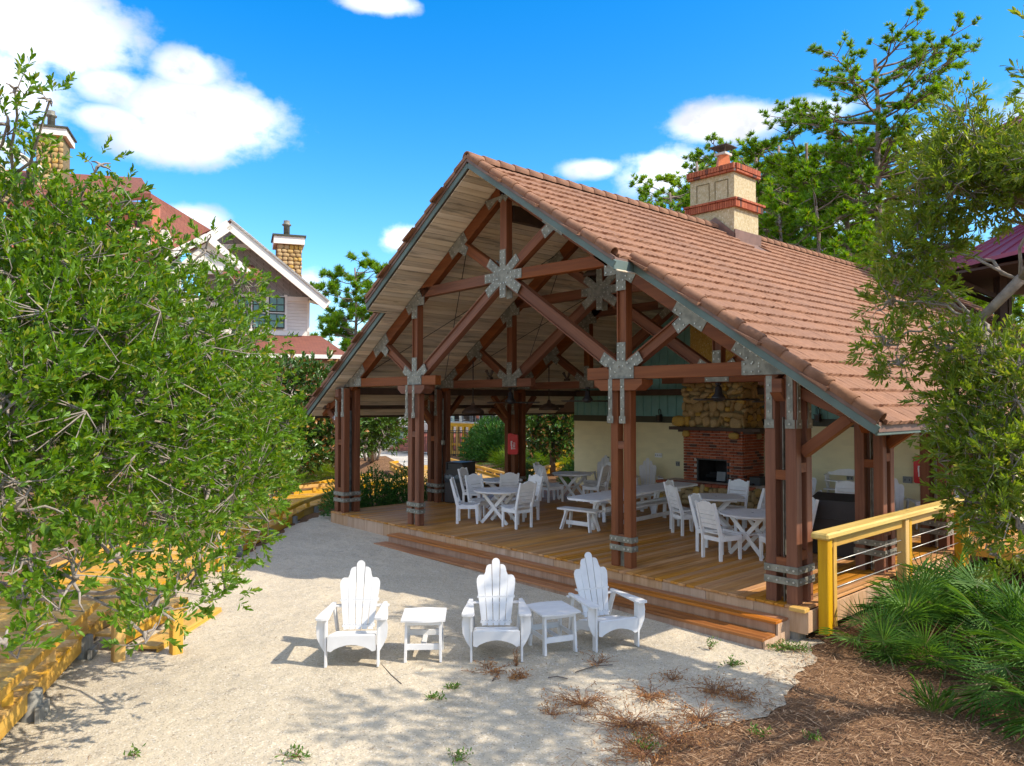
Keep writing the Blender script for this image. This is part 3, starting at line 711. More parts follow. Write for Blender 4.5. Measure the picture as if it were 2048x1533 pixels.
MB().box(((XL+XR_)/2, YE-.3, 1.3), (XR_-XL, .1, 2.6)).build('end_wall', 'cream', bwl)

# ================================================================== FIREPLACE
fp = thing('fireplace', 'brick fireplace with river stone chimney breast on raised stone hearth', 'fireplace')
FX0, FX1, FY, FZ0, FZ1 = -7.2, -5.4, 8.0, .60, 1.96
OX0, OX1, OZ1 = -6.78, -5.83, 1.22
core = MB().box((-6.99, 8.5, 1.28), (.38, .96, 1.36)).box((-5.63, 8.5, 1.28), (.38, .96, 1.36)).box((-6.3, 8.5, 1.60), (1.0, .96, .72))
core.build('brick_core', 'mortar', fp)
fb = MB()
fb.add([(OX0, 8.03, .6), (OX1, 8.03, .6), (OX1-.12, 8.7, .6), (OX0+.12, 8.7, .6), (OX0, 8.03, OZ1+.05), (OX1, 8.03, OZ1+.05), (OX1-.12, 8.7, OZ1+.05), (OX0+.12, 8.7, OZ1+.05)],
       [(0, 1, 2, 3), (3, 2, 6, 7), (0, 3, 7, 4), (1, 5, 6, 2), (4, 7, 6, 5)]); fb.build('firebox', 'soot', fp)
fr_ = MB().box((OX0+.02, 8.0, .92), (.05, .05, .62)).box((OX1-.02, 8.0, .92), (.05, .05, .62)).box(((OX0+OX1)/2, 7.995, OZ1-.01), (OX1-OX0+.04, .05, .07)); fr_.build('firebox_frame', 'black', fp)
MB().box((-6.12, 8.12, .75), (.26, .03, .24), Matrix.Rotation(R(-8), 3, 'X')).build('ash_panel', 'greyplate', fp)
gt = MB()
for k in range(6): gt.bar((-6.6+k*.1, 8.12, .68), (-6.6+k*.1, 8.45, .68), .015, .015)
gt.tube([(-6.65, 8.25, .73), (-6.2, 8.3, .74)], .045, 8).tube([(-6.6, 8.35, .80), (-6.15, 8.28, .80)], .04, 8); gt.build('grate_with_logs', 'soot', fp)
bh = .0755; bl = .205
bm = [MB().box((0, 0, 0), (bl-.015, .06, bh-.016), bev=.004).mesh('brick', 'brick') for _ in range(1)]
bhalf = MB().box((0, 0, 0), (bl/2-.01, .06, bh-.011), bev=.004).mesh('brick', 'brick')
for r_ in range(18):
    z = FZ0+bh*(r_+.5); off = (r_ % 2)*bl/2; x = FX0-off
    while x < FX1-.01:
        a, b = max(x, FX0), min(x+bl, FX1); L = b-a; c = (a+b)/2
        if L > .05:
            inside = (z < OZ1 and c > OX0-.02 and c < OX1+.02)
            if not inside:
                o = link('brick', bm[0], fp, Matrix.Translation((c, FY-.006+random.uniform(-.003, .003), z)) @ Matrix.Diagonal((L/bl, 1, 1, 1)))
        x += bl
    y = FY+.03-(bl/2-off)
    while y < YW-.02:
        a, b = max(y, FY+.03), min(y+bl, YW-.02); L = b-a
        if L > .04:
            for X_ in (FX1-.006,):
                link('brick', bm[0], fp, Matrix.Translation((X_, (a+b)/2, z)) @ Matrix.Rotation(PI/2, 4, 'Z') @ Matrix.Diagonal((L/bl, 1, 1, 1)))
        y += bl
MB().box((-6.25, 8.2, 2.0), (2.75, .62, .085), bev=.006).box((-6.25, 8.25, 1.93), (2.3, .5, .055)).build('mantel', 'darkbrown', fp)
MB().prism([(-7.22, 2.04), (-5.38, 2.04), (-5.45, 3.45), (-5.5, 3.45), (-5.5, 5.6), (-5.9, 6.8), (-6.5, 6.8), (-6.9, 6.5), (-6.9, 3.45), (-7.1, 3.45)], XF((0, 8.95, 0), (1, 0, 0), (0, 0, 1), (0, -1, 0)), .93).build('chimney_breast', 'stonemortar', fp)
MB().box((-6.18, 8.45, 5.0), (1.50, 1.06, 2.94)).build('stucco_breast', 'gold', fp)
def ico(sub=1):
    import bmesh
    b = bmesh.new(); bmesh.ops.create_icosphere(b, subdivisions=sub, radius=1); v = [tuple(x.co) for x in b.verts]; f = [tuple(q.index for q in p.verts) for p in b.faces]; b.free(); return v, f
iv, if_ = ico(2)
rocks = []
for k in range(7):
    ph = [random.uniform(-1, 1) for _ in range(9)]; vs = []
    pl = [Vector((random.gauss(0, 1), random.gauss(0, 1), random.gauss(0, .6))).normalized() for _ in range(9)]
    for v in iv:
        v = Vector(v); q = Vector([math.copysign(abs(c)**.72, c) for c in v])
        for p_ in pl:
            d = q.dot(p_)-.86
            if d > 0: q -= p_*d*.85
        vs.append(q)
    rocks.append(MB().add(vs, if_, 0, True).mesh('stone', 'rock'))
def rockwall(par, x0, x1, z0, z1, put, hmin=.13, hmax=.24, nm='stone'):
    z = z0
    while z < z1-.04:
        h = random.uniform(hmin*.8, hmax*1.15)*(1.2 if z == z0 else 1); h = min(h, z1-z+.03); x = x0+random.uniform(-.05, 0)
        while x < x1-.03:
            w_ = random.choice((random.uniform(.10, .18), random.uniform(.16, .28), random.uniform(.24, .40)))*(1 if h > .15 else 1.2); w_ = min(w_, x1-x+.04)
            if w_ > .06:
                if random.random() < .22 and h > .17:
                    for e in (-1, 1): put(x+w_/2, z+h/2+e*h*.26, w_, h*.5)
                else: put(x+w_/2, z+h/2+random.uniform(-.045, .045), w_*1.05, h*random.uniform(.8, 1.25))
            x += w_*.97
        z += h*.95
def putF(x, z, w_, h):
    lim = 0 if z > 3.4 else 1
    link('stone', random.choice(rocks), fp, Matrix.Translation((x, 8.0+random.uniform(-.01, .02), z)) @ Matrix.Rotation(random.uniform(-.5, .5), 4, 'Y') @ Matrix.Diagonal((w_*.53, random.uniform(.07, .12), h*.53, 1)))
def putS(y, z, w_, h):
    link('stone', random.choice(rocks), fp, Matrix.Translation((-5.42, y, z)) @ Matrix.Rotation(random.uniform(-.25, .25), 4, 'X') @ Matrix.Diagonal((random.uniform(.06, .1), w_*.53, h*.53, 1)))
rockwall(fp, -7.22, -5.38, 2.06, 3.5, putF); rockwall(fp, 8.05, 9.0, 2.06, 3.5, putS)
for (x, y, z, a, b, c) in ((-7.08, 7.93, 1.86, .12, .09, .09), (-5.62, 7.93, 1.84, .15, .1, .09), (-5.36, 8.7, 1.83, .08, .1, .09), (-7.3, 7.9, 2.2, .22, .12, .15)):
    link('stone', random.choice(rocks), fp, Matrix.Translation((x, y, z)) @ Matrix.Diagonal((a, b, c, 1)))
MB().box((-6.25, 7.95, .28), (2.9, 1.0, .5)).build('hearth_core', 'stonemortar', fp)
for k in range(13): MB().box((-7.62+.22*k+.0, 7.55, .56), (.2, .28, .07), bev=.006).build('brick', 'brick', fp)
MB().box((-6.25, 7.98, .565), (2.86, .56, .06), bev=.004).build('hearth_slab', 'mortar', fp)
def putH(x, z, w_, h): link('stone', random.choice(rocks), fp, Matrix.Translation((x, 7.43, z)) @ Matrix.Diagonal((w_*.53, .08, h*.53, 1)))
rockwall(fp, -7.7, -4.8, .02, .5, putH, .2, .26)
def putHS(y, z, w_, h): link('stone', random.choice(rocks), fp, Matrix.Translation((-4.82, y, z)) @ Matrix.Diagonal((.08, w_*.53, h*.53, 1)))
rockwall(fp, 7.5, 8.4, .02, .5, putHS, .2, .26)
ft = thing('fireplace_tool_case', 'black tool case standing on the hearth right of the bricks', 'case')
MB().box((-5.12, 8.2, .70), (.30, .3, .24), bev=.02).build('case_body', 'black', ft); MB().box((-5.3, 8.1, .62), (.34, .3, .06), bev=.01).build('case_lid', 'black', ft)
MB().tube([(-5.02, 8.6, .6), (-5.02, 8.6, 1.9)], .05, 8).build('flue_pipe', 'black', ft)

# chimney above the roof
ch = thing('chimney', 'cream stucco chimney with two brick bands above the tiled roof', 'chimney')
cx0, cx1, cy0, cy1 = -6.83, -5.50, 7.82, 8.90
MB().box(((cx0+cx1)/2, 8.36, 7.9), (cx1-cx0, cy1-cy0, 1.9)).build('shaft', 'stucco', ch)
MB().box(((cx0+cx1)/2-.02, 8.36, 7.2), (cx1-cx0+.10, cy1-cy0+.12, 1.1)).build('lower_shaft', 'stucco', ch)
for k in (0, 1):
    xa = cx0+.2+k*.56; m = MB(); za, zb = 8.04, 8.5
    for (a, b, c, d) in ((xa, xa+.4, zb, zb+.02), (xa, xa+.02, za, zb), (xa+.38, xa+.4, za, zb)): m.box(((a+b)/2, cy0-.006, (c+d)/2), (b-a, .012, d-c))
    m.build('panel_moulding', 'stonemortar', ch)
sold = MB().box((0, 0, 0), (.058, .07, .17), bev=.004).mesh('brick', 'brick'); flatb = MB().box((0, 0, 0), (.19, .09, .058), bev=.004).mesh('brick', 'brick')
def bandrow(z, off, me_, step_):
    x = cx0-off
    while x < cx1+off-.02:
        link('brick', me_, ch, Matrix.Translation((x+step_/2, cy0-off, z))); x += step_
    y = cy0-off+.03
    while y < cy1+off-.02:
        link('brick', me_, ch, Matrix.Translation((cx1+off, y+step_/2, z)) @ Matrix.Rotation(PI/2, 4, 'Z')); y += step_
for (z0, o_) in ((7.74, .10),):
    MB().box(((cx0+cx1)/2, 8.36, z0+.12), (cx1-cx0+2*o_, cy1-cy0+2*o_, .22)).build('band_core', 'mortar', ch)
    bandrow(z0+.08, o_, sold, .068); bandrow(z0+.20, o_+.02, flatb, .2)
MB().box(((cx0+cx1)/2, 8.36, 8.78), (cx1-cx0+.1, cy1-cy0+.1, .2)).build('band_core', 'mortar', ch)
bandrow(8.70, .04, flatb, .2); bandrow(8.76, .06, MB().box((0, 0, .05), (.075, .09, .14), bev=.004).mesh('brick', 'brick'), .085)
MB().add([(cx0-.05, cy0-.05, 8.88), (cx1+.05, cy0-.05, 8.88), (cx1+.05, cy1+.05, 8.88), (cx0-.05, cy1+.05, 8.88), (-6.3, 8.2, 8.97), (-6.0, 8.2, 8.97), (-6.0, 8.5, 8.97), (-6.3, 8.5, 8.97)],
         [(0, 1, 5, 4), (1, 2, 6, 5), (2, 3, 7, 6), (3, 0, 4, 7), (4, 5, 6, 7)]).build('mortar_cap', 'mortar', ch)
MB().lathe([(.25, 0), (.25, .02), (.20, .3), (.17, .42), (.0, .42)], (-6.15, 8.36, 8.92), 4, smooth=False).build('flue_pot', 'clay', ch, None)
MB().box((-6.15, 8.36, 9.37), (.34, .34, .06)).build('flue_rim', 'concrete', ch)
m = MB().box((-6.15, 8.36, 9.56), (.56, .56, .02)).box((-6.15, 8.36, 9.585), (.28, .28, .03))
for a in (-1, 1):
    for b in (-1, 1): m.bar((-6.15+a*.13, 8.36+b*.13, 9.38), (-6.15+a*.2, 8.36+b*.2, 9.56), .02, .02)
m.build('rain_cap', 'vent', ch)
m = MB(); m.prism([(cx0-.1, 7.0), (cx1+.09, rtop(.6)-.2), (cx1+.09, rtop(.6)+.12), (-6.0, 7.55), (cx0-.1, 7.15)], XF((0, cy0-.09, 0), (1, 0, 0), (0, 0, 1), (0, -1, 0)), .02); m.box((cx1+.075, 8.36, 6.97), (.03, 1.3, .36)); m.build('flashing', 'flash', ch)

# ================================================================== ADIRONDACK CHAIRS
def round_slat(w0, w1, L, top, th, scallop=False):
    pts = [(-w0/2, 0), (w0/2, 0)]
    n_ = 8
    if top == 'round':
        for i in range(n_+1):
            a = PI*i/n_; pts.append((w1/2*math.cos(a), L-w1/2+w1/2*math.sin(a)))
    elif top == 'right' or top == 'left':
        sh = [(w1/2, L-.17), (w1/2*.98, L-.13), (w1/2*.62, L-.095), (w1/2*.5, L-.06), (w1/2*.2, L-.02), (-w1/2*.3, L-.003), (-w1/2, L)]
        pts += sh
        if top == 'left': pts = [(-x, y) for x, y in pts][::-1]
    else:
        sh = [(w1/2, L-.10), (w1/2*.9, L-.05), (w1/2*.45, L-.012), (0, L-.0), (-w1/2, L-.005)]
        pts += sh
        if top == 'olft': pts = [(-x, y) for x, y in pts][::-1]
    return pts
def make_adirondack(mat='white'):
    t = thing('adirondack_chair', '', 'chair')
    tilt = R(17); y0, z0 = .16, .28; back = XF((0, y0, z0), (1, 0, 0), (0, math.sin(tilt), math.cos(tilt)), (0, -math.cos(tilt), math.sin(tilt)))
    spec = [(-2, .63, 'olft'), (-1, .76, 'left'), (0, .84, 'round'), (1, .76, 'right'), (2, .63, 'orgt')]
    for k, L, top in spec:
        w0, w1 = .064, .102; ang = -k*R(2.7)
        p = round_slat(w0, w1, L, top, .02)
        M = back @ Matrix.Translation((k*.074, 0, 0)) @ Matrix.Rotation(ang, 4, 'Z')
        m = MB().prism(p, XF((0, 0, 0), (1, 0, 0), (0, 1, 0), (0, 0, 1)), .02)
        for zz in (.06, .36):
            for dx in (-.018, .018): m.tube([(dx, zz, .0195), (dx, zz, .0215)], .005, 5, 1, False)
        m.build('back_slat', [mat, 'greyplate'], t, M)
    a, b = back @ Vector((-.24, .36, -.012)), back @ Vector((.24, .36, -.012))
    MB().bar(a, b, .07, .022).bar(back @ Vector((-.2, .05, -.012)), back @ Vector((.2, .05, -.012)), .07, .022).build('back_rail', mat, t)
    for i in range(6):
        f = i/5; y = -.36+f*.46; z = .365-f*.10-(.02*math.sin(f*PI)); 
        MB().box((0, 0, 0), (.53, .088, .02), bev=.004).build('seat_slat', mat, t, Matrix.Translation((0, y, z)) @ Matrix.Rotation(R(-11), 4, 'X'))
    for s in (-1, 1):
        p = [(-.40, .245), (-.40, .36), (-.30, .355), (.15, .26), (.52, .0), (.40, .0), (.1, .15)]
        MB().prism(p, XF((s*.262-(.012), 0, 0), (0, 1, 0), (0, 0, 1), (1, 0, 0)), .024).build('side_rail', mat, t)
        MB().box((s*.305, -.36, .275), (.026, .095, .55), bev=.004).build('leg', mat, t)
        p = [(-.045, .56), (.05, .56), (.05, .47), (.045, .30), (.03, .2), (-.045, .16)]
        q = [(x*1.0, z) for x, z in p]
        MB().prism([(0, .56), (s*.085, .56), (s*.10, .46), (s*.09, .34), (s*.05, .25), (0, .17)], XF((s*.318, -.36, 0), (1, 0, 0), (0, 0, 1), (0, -1, 0)), .022).build('arm_bracket', mat, t)
        arm = [(-.45, -.065), (-.46, 0), (-.45, .06), (-.42, .075), (-.2, .06), (.10, .02), (.30, .0), (.32, -.02), (.30, -.05), (-.2, -.07), (-.42, -.08)]
        arm = [(y, x*s) for y, x in arm]
        MB().prism([(x, y) for y, x in arm], XF((s*.345, 0, .56), (1, 0, 0), (0, 1, 0), (0, 0, 1)), .024).build('arm', mat, t)
        MB().bar((s*.30, .38, .02) if False else (s*.31, .23, .56), (s*.275, .40, .06), .022, .07).build('rear_brace', mat, t)
    MB().box((0, .275, .545), (.74, .07, .022), bev=.004).build('arm_rail', mat, t)
    ap = [(-.28, .375), (-.28, .20), (-.24, .19), (-.20, .22), (-.14, .245), (-.06, .265), (0, .27), (.06, .265), (.14, .245), (.20, .22), (.24, .19), (.28, .20), (.28, .375)]
    MB().prism(ap[::-1], XF((0, -.405, 0), (1, 0, 0), (0, 0, 1), (0, -1, 0)), .02).build('apron', mat, t)
    return t
def make_side_table(mat='white'):
    t = thing('side_table', '', 'table'); top = []
    n_ = 7; pr = [(-.24, .0), (-.25, .03), (-.235, .05)]
    bd = []
    for i in range(11):
        f = i/10; bd.append((-.25+.5*f, -.225-.022*math.sin(f*PI)**2))
    out = bd+[(x, -y) for x, y in bd[::-1]]
    cuts = [-.25, -.13, -.01, .12, .25]
    k = 0
    for a in np.linspace(-.225, .225, 5)[:-1]:
        b = a+.1125; xs_ = np.linspace(-.25, .25, 11)
        lo = [(x, (a if abs(a+.225) > 1e-6 else a-.03*math.sin((x+.25)/.5*PI)**2)+.002) for x in xs_]
        hi = [(x, (b if abs(b-.225) > 1e-6 else b+.03*math.sin((x+.25)/.5*PI)**2)-.002) for x in xs_[::-1]]
        MB().prism(lo+hi, XF((0, 0, .475), (1, 0, 0), (0, 1, 0), (0, 0, 1)), .02).build('top_slat', mat, t)
    for sx in (-1, 1):
        for sy in (-1, 1): MB().bar((sx*.19, sy*.155, .475), (sx*.20, sy*.18, 0), .03, .055, up=(0, 1, 0), bev=.003).build('leg', mat, t)
        MB().box((sx*.2, 0, .19), (.02, .34, .055), bev=.003).build('side_stretcher', mat, t)
    for sy in (-1, 1): MB().box((0, sy*.165, .17 if sy < 0 else .22), (.39, .02, .07), bev=.003).build('stretcher', mat, t)
    MB().box((0, 0, .18), (.06, .34, .02)).build('centre_rail', mat, t)
    for sy in (-1, 1): MB().box((0, sy*.18, .45), (.40, .02, .05), bev=.003).build('apron', mat, t)
    return t
adir = make_adirondack()
def fz_(x): return gz(x)+.012
def ground_at(px, py): q = onZ(px, py, -.43); return q
def faceto(dx, dy): return math.atan2(dx, -dy)
def by_feet(fa, fb, back):      # two front feet seen in the photograph -> centre and heading
    a, b = onZ(*fa, fz_(-2)), onZ(*fb, fz_(-2)); d = (b-a); d.z = 0; rz = math.atan2(d.y, d.x); d.normalize(); c = (a+b)/2+Vector((-d.y, d.x, 0))*back
    return c.x, c.y, rz
used = False
for fa, fb, lab in (((655, 1337), (753, 1335), 'white adirondack chair standing leftmost on the sunny sand'), ((946, 1324), (1040, 1323), 'white adirondack chair between the two small side tables on the sand'), ((1190, 1303), (1274, 1291), 'white adirondack chair nearest the steps, turned towards the others')):
    x, y, rz = by_feet(fa, fb, .36)
    o = place(adir, used, (x, y, fz_(x)), rz, lab); o['group'] = 'adirondack chairs on the sand'; used = True
st = make_side_table(); used = False
for fa, fb, lab in (((816, 1324), (877, 1323), 'white side table between the left and middle chairs on the sand'), ((1088, 1309), (1146, 1301), 'white side table between the middle chair and the one by the steps')):
    x, y, rz = by_feet(fa, fb, .18)
    o = place(st, used, (x, y, fz_(x)), rz, lab); o.scale = (1.06, 1.25, 1.03); o['group'] = 'side tables on the sand'; used = True

# ================================================================== DINING CHAIRS
def make_dining(mat='oldwhite'):
    t = thing('dining_chair', '', 'chair'); rec = R(11)
    for s in (-1, 1):
        p = [(.20, 0), (.255, 0), (.255, .40), (.40, .99), (.355, 1.0), (.195, .45)]
        MB().prism(p, XF((s*.215-.017, 0, 0), (0, 1, 0), (0, 0, 1), (1, 0, 0)), .036).build('rear_leg', mat, t)
        p = [(-.24, 0), (-.195, 0), (-.165, .42), (-.25, .42)]
        MB().prism(p, XF((s*.215-.017, 0, 0), (0, 1, 0), (0, 0, 1), (1, 0, 0)), .036).build('leg', mat, t)
        MB().box((s*.235, 0, .375), (.022, .44, .085), bev=.003).build('side_rail', mat, t)
    MB().box((0, -.23, .38), (.42, .022, .07)).box((0, .22, .36), (.40, .022, .07)).build('apron', mat, t)
    for i in range(7):
        f = i/6; y = -.25+f*.43; z = .44-.035*math.sin(f*PI)**1.0+(.0 if f < .9 else .01)
        MB().box((0, 0, 0), (.47, .066, .02), bev=.004).build('seat_slat', mat, t, Matrix.Translation((0, y, z)) @ Matrix.Rotation(-.22*math.cos(f*PI), 4, 'X'))
    tl = math.atan2(.15, .57); B = XF((0, .262, .56), (1, 0, 0), (0, math.sin(tl), math.cos(tl)), (0, -math.cos(tl), math.sin(tl)))
    for i in range(4): MB().box((0, i*.082+.02, 0), (.395, .074, .02), bev=.003).build('back_slat', mat, t, B)
    cr = [(-.197, .305), (.197, .305), (.205, .39), (.19, .425), (.13, .43), (.10, .455), (.05, .462), (.03, .475), (-.03, .475), (-.05, .462), (-.10, .455), (-.13, .43), (-.19, .425), (-.205, .39)]
    MB().prism(cr, B @ Matrix.Translation((0, 0, -.01)), .022).build('crest_rail', mat, t)
    return t
def make_round_table(mat='oldwhite', rad=.57):
    t = thing('round_table', '', 'table'); bwid = .088; n_ = int(2*rad/bwid)+1
    for i in range(n_):
        a = -rad+i*(2*rad/n_); b = a+2*rad/n_-.004
        ys = np.linspace(a, b, 3); hf = [math.sqrt(max(0.0004, rad**2-y*y)) for y in ys]
        poly = [(-hf[0], ys[0]), (hf[0], ys[0]), (hf[1], ys[1]), (hf[2], ys[2]), (-hf[2], ys[2]), (-hf[1], ys[1])]
        MB().prism(poly, XF((0, 0, .715), (1, 0, 0), (0, 1, 0), (0, 0, 1)), .026).build('top_slat', mat, t)
    MB().lathe([(.025, .742), (.025, .745), (.0, .745)], n=10).build('umbrella_cap', 'greyplate', t)
    for s in (-1, 1):
        for q in (-1, 1):
            MB().bar((q*.30, s*.23+q*.012, .70), (-q*.33, s*.23+q*.012, 0.01), .026, .075, up=(0, 0, 1), bev=.003).build('cross_leg', mat, t)
        MB().box((0, s*.26, .69), (.86, .03, .06), bev=.003).build('top_batten', mat, t)
    MB().box((0, 0, .36), (.07, .5, .03), bev=.003).build('stretcher', mat, t)
    return t
din = make_dining(); rtb = make_round_table(); ud = False; ut = False
tabs = [((-7.88, 1.82), 20, 'white slatted round table at the front left, nearest the deck edge', 'front left round table', [(222, 'seen edge on'), (172, 'backing the rubbish bin'), (352, 'on its right'), (84, 'mostly hidden behind the top')]),
        ((-9.55, 3.35), 60, 'grey topped round table behind the front left one', 'grey topped table near the bin', [(205, 'on its left'), (60, 'on its far side'), (330, 'half hidden by the front chair')]),
        ((-9.55, 6.05), 10, 'round table near the left end of the cream wall', 'round table at the wall left end', [(205, 'farthest left'), (258, 'facing the wall'), (12, 'on its right'), (55, 'closest to the wall')]),
        ((-3.90, 4.35), 30, 'round table between the long picnic table and the corner post', 'round table by the hearth', [(190, 'next to the long bench'), (248, 'last of the row facing it'), (95, 'nearest the hearth'), (15, 'side on by the post')]),
        ((-2.12, 2.72), 0, 'front right round table nearest the corner post', 'front right round table', [(196, 'sideways on its left'), (252, 'its back fully to the camera'), (338, 'half hidden by the post'), (50, 'on its far right')]),
        ((-2.05, 5.75), 45, 'round table behind the covered grill, seen past the corner post', 'round table behind the grill', [(245, 'a thin strip by the post'), (100, 'nearest the shelf bench'), (15, 'right behind the grill cover')])]
for (cx, cy), rz, nm, where, chs in tabs:
    place(rtb, ut, (cx, cy, 0), R(rz), nm)['group'] = 'round tables on the deck'; ut = True
    for a, lab in chs:
        rr = .70 if a != 84 else .72; aa = R(a); x, y = cx+rr*math.cos(aa), cy+rr*math.sin(aa)
        o = place(din, ud, (x, y, 0), faceto(-math.cos(aa), -math.sin(aa))+R(random.uniform(-6, 6)), 'white chair at the '+where+', '+lab); o['group'] = 'slatted dining chairs on the deck'; ud = True
# wall adirondacks
used = True
for (px, py, y, rot, lab) in ((1205, 930, 8.15, 15, 'white adirondack chair against the wall at its left end'), (1300, 930, 8.2, 38, 'white adirondack chair against the wall beside the fireplace, turned left'),
                              (1612, 960, 8.0, 20, 'white adirondack chair half hidden behind the right corner post'), (1795, 960, 8.0, 35, 'white adirondack chair below the red extinguisher cover'), (1905, 985, 8.0, 10, 'white adirondack chair behind the corner of the yellow railing')):
    q = onY(px, py, y); o = copy_tree(adir); o.location = (q.x, y-.1, 0); o.rotation_euler = (0, 0, R(rot)); o['label'] = lab; o['group'] = 'adirondack chairs along the wall'
# white rack / bench
wb = thing('shelf_bench', 'white high-backed slatted bench standing against the right of the wall', 'bench', (-3.0, 8.45, 0), 0)
m = MB().prism([(-.5, .95), (.5, .95), (.5, 1.02), (.40, 1.03), (.25, 1.09), (0, 1.12), (-.25, 1.09), (-.4, 1.03), (-.5, 1.02)], XF((0, .25, 0), (1, 0, 0), (0, 0, 1), (0, -1, 0)), .025); m.build('crest_rail', 'oldwhite', wb)
for z in (.82, .62, .45): MB().box((0, .1, z), (1.0, .3 if z < .8 else .18, .03), bev=.004).build('shelf', 'oldwhite', wb)
for s in (-1, 1): MB().prism([(.25, 0), (.2, 0), (.16, .6), (.05, .93), (-.02, .95), (.25, 1.0)], XF((s*.5-.015, 0, 0), (0, 1, 0), (0, 0, 1), (1, 0, 0)), .03).box((s*.5, -.18, .3), (.03, .05, .6)).build('side_frame', 'oldwhite', wb)
# picnic table and benches
pt = thing('picnic_table', 'long grey-white picnic table with clipped corners running towards the fireplace', 'table', (-5.42, 1.75, 0), R(5.5))
TL = 4.35
for i in range(5):
    x = -.40+i*.163; c0 = .14 if i in (0, 4) else 0
    p = [(x, c0), (x+.157, 0 if i != 4 else c0), (x+.157, TL-(c0 if i == 4 else 0)), (x, TL-(c0 if i == 0 else 0))]
    if i == 0: p = [(x, .16), (x+.157, 0), (x+.157, TL), (x, TL-.16)]
    if i == 4: p = [(x, 0), (x+.157, .16), (x+.157, TL-.16), (x, TL)]
    MB().prism(p, XF((0, 0, .725), (1, 0, 0), (0, 1, 0), (0, 0, 1)), .04).build('table_plank', 'oldwhite', pt)
for y in (.95, 3.4):
    for s in (-1, 1):
        MB().bar((s*.20, y, .72), (s*.33, y, 0), .05, .13, up=(0, 0, 1), bev=.005).build('leg', 'oldwhite', pt)
    arc = [(-.32, .72)]+[(-.24*math.cos(a), .42+.24*math.sin(a)) for a in np.linspace(0, PI, 9)]+[(.32, .72)]
    MB().prism(arc[::-1], XF((0, y-.03, 0), (1, 0, 0), (0, 0, 1), (0, -1, 0)), .03).box((0, y, .69), (.76, .05, .07)).build('arched_brace', 'oldwhite', pt)
MB().box((0, 2.17, .45), (.05, 2.5, .10), bev=.005).build('stretcher', 'oldwhite', pt)
def make_bench(L=1.35):
    t = thing('bench', '', 'bench')
    for k in (-1, 1): MB().box((0, k*.082, .43), (L, .155, .04), bev=.008).build('seat_plank', 'oldwhite', t)
    for s in (-1, 1):
        for q in (-1, 1): MB().bar((s*(L/2-.22), q*.08, .41), (s*(L/2-.12), q*.16, 0), .09, .035, up=(1, 0, 0), bev=.004).build('leg', 'oldwhite', t)
        MB().box((s*(L/2-.2), 0, .385), (.05, .26, .05)).build('cleat', 'oldwhite', t)
    MB().box((0, 0, .14), (L-.28, .035, .09), bev=.004).build('stretcher', 'oldwhite', t)
    return t
bn = make_bench(1.0)
place(bn, False, (-5.98, 2.42, 0), R(6), 'short white bench tucked in at the near end of the picnic table')['group'] = 'picnic benches'
bn2 = make_bench(2.3); place(bn2, False, (-5.55, 4.15, 0), R(95), 'long white bench along the right side of the picnic table')['group'] = 'picnic benches'
b3 = copy_tree(bn2); b3.location = (-6.55, 4.6, 0); b3['label'] = 'long white bench along the far left side of the picnic table'

# ================================================================== LAMPS, FANS, FITTINGS
def fan(q, lab, top=3.05, rz=0):
    t = thing('ceiling_fan', lab, 'fan', (q.x, q.y, q.z), rz, 'ceiling fans under the roof')
    h = top-q.z
    MB().tube([(0, 0, .05), (0, 0, h)], .015, 8).lathe([(.02, h-.06), (.06, h-.04), (.06, h), (0, h)]).build('down_rod', 'black', t)
    MB().lathe([(.02, .28), (.06, .24), (.075, .12), (.13, .06), (.135, .01), (.07, -.03), (0, -.035)]).build('motor', 'black', t)
    for k in range(3): MB().prism([(.1, -.04), (.3, -.06), (.72, -.065), (.76, -.03), (.76, .03), (.72, .06), (.3, .05), (.1, .04)], XF((0, 0, .0), (1, 0, 0), (0, .97, .24), (0, -.24, .97)), .012).build('blade', 'black', t, Matrix.Rotation(k*2*PI/3+.35, 4, 'Z'))
fan(onY(1437, 800, 3.1), 'black three-bladed ceiling fan hanging in front of the stone chimney breast', 3.08, R(20))
fan(onY(1175, 803, 4.4), 'black ceiling fan hanging before the teal wall left of the centre post', 3.08, R(50))
fan(onY(1021, 806, 3.3), 'black ceiling fan hanging beside the left rear posts', 3.08, R(10))
fan(onY(1548, 804, 6.1), 'black ceiling fan largely hidden behind the right corner post', 3.08, R(5))
def pendant(q, top, lab, sc_=1):
    t = thing('pendant_lamp', lab, 'lamp', (q.x, q.y, q.z), 0, 'pendant lamps hung from the trusses')
    MB().tube([(0, 0, .1), (0, 0, top-q.z)], .014, 8).build('cord', 'black', t)
    MB().lathe([(.03, .22), (.05, .17), (.06, .12), (.18, .08), (.28, .0), (.30, -.08), (.285, -.08), (.26, -.0), (.16, .05), (0, .06)], n=20).build('lamp_shade', 'darkbrown', t)
pendant(onY(946, 822, 3.18), 3.95, 'dark metal pendant lamp hanging left, above the far fence')
pendant(onY(1098, 815, 6.04), 3.95, 'dark metal pendant lamp hanging above the far shrubs, centre')
pendant(onY(1192, 548, 3.3), 6.0, 'dark domed lamp tucked high under the roof behind the star plate')
sp = thing('speaker', 'cream box speaker hanging under the rear beam', 'speaker', onY(968, 786, 6.0), R(35))
MB().prism([(-.22, .13), (.22, .13), (.16, -.14), (-.16, -.14)], XF((0, .1, 0), (1, 0, 0), (0, 0, 1), (0, -1, 0)), .22).build('speaker_box', 'cream', sp)
MB().tube([(0, 0, .12), (0, 0, .22)], .02, 6).build('bracket', 'black', sp)
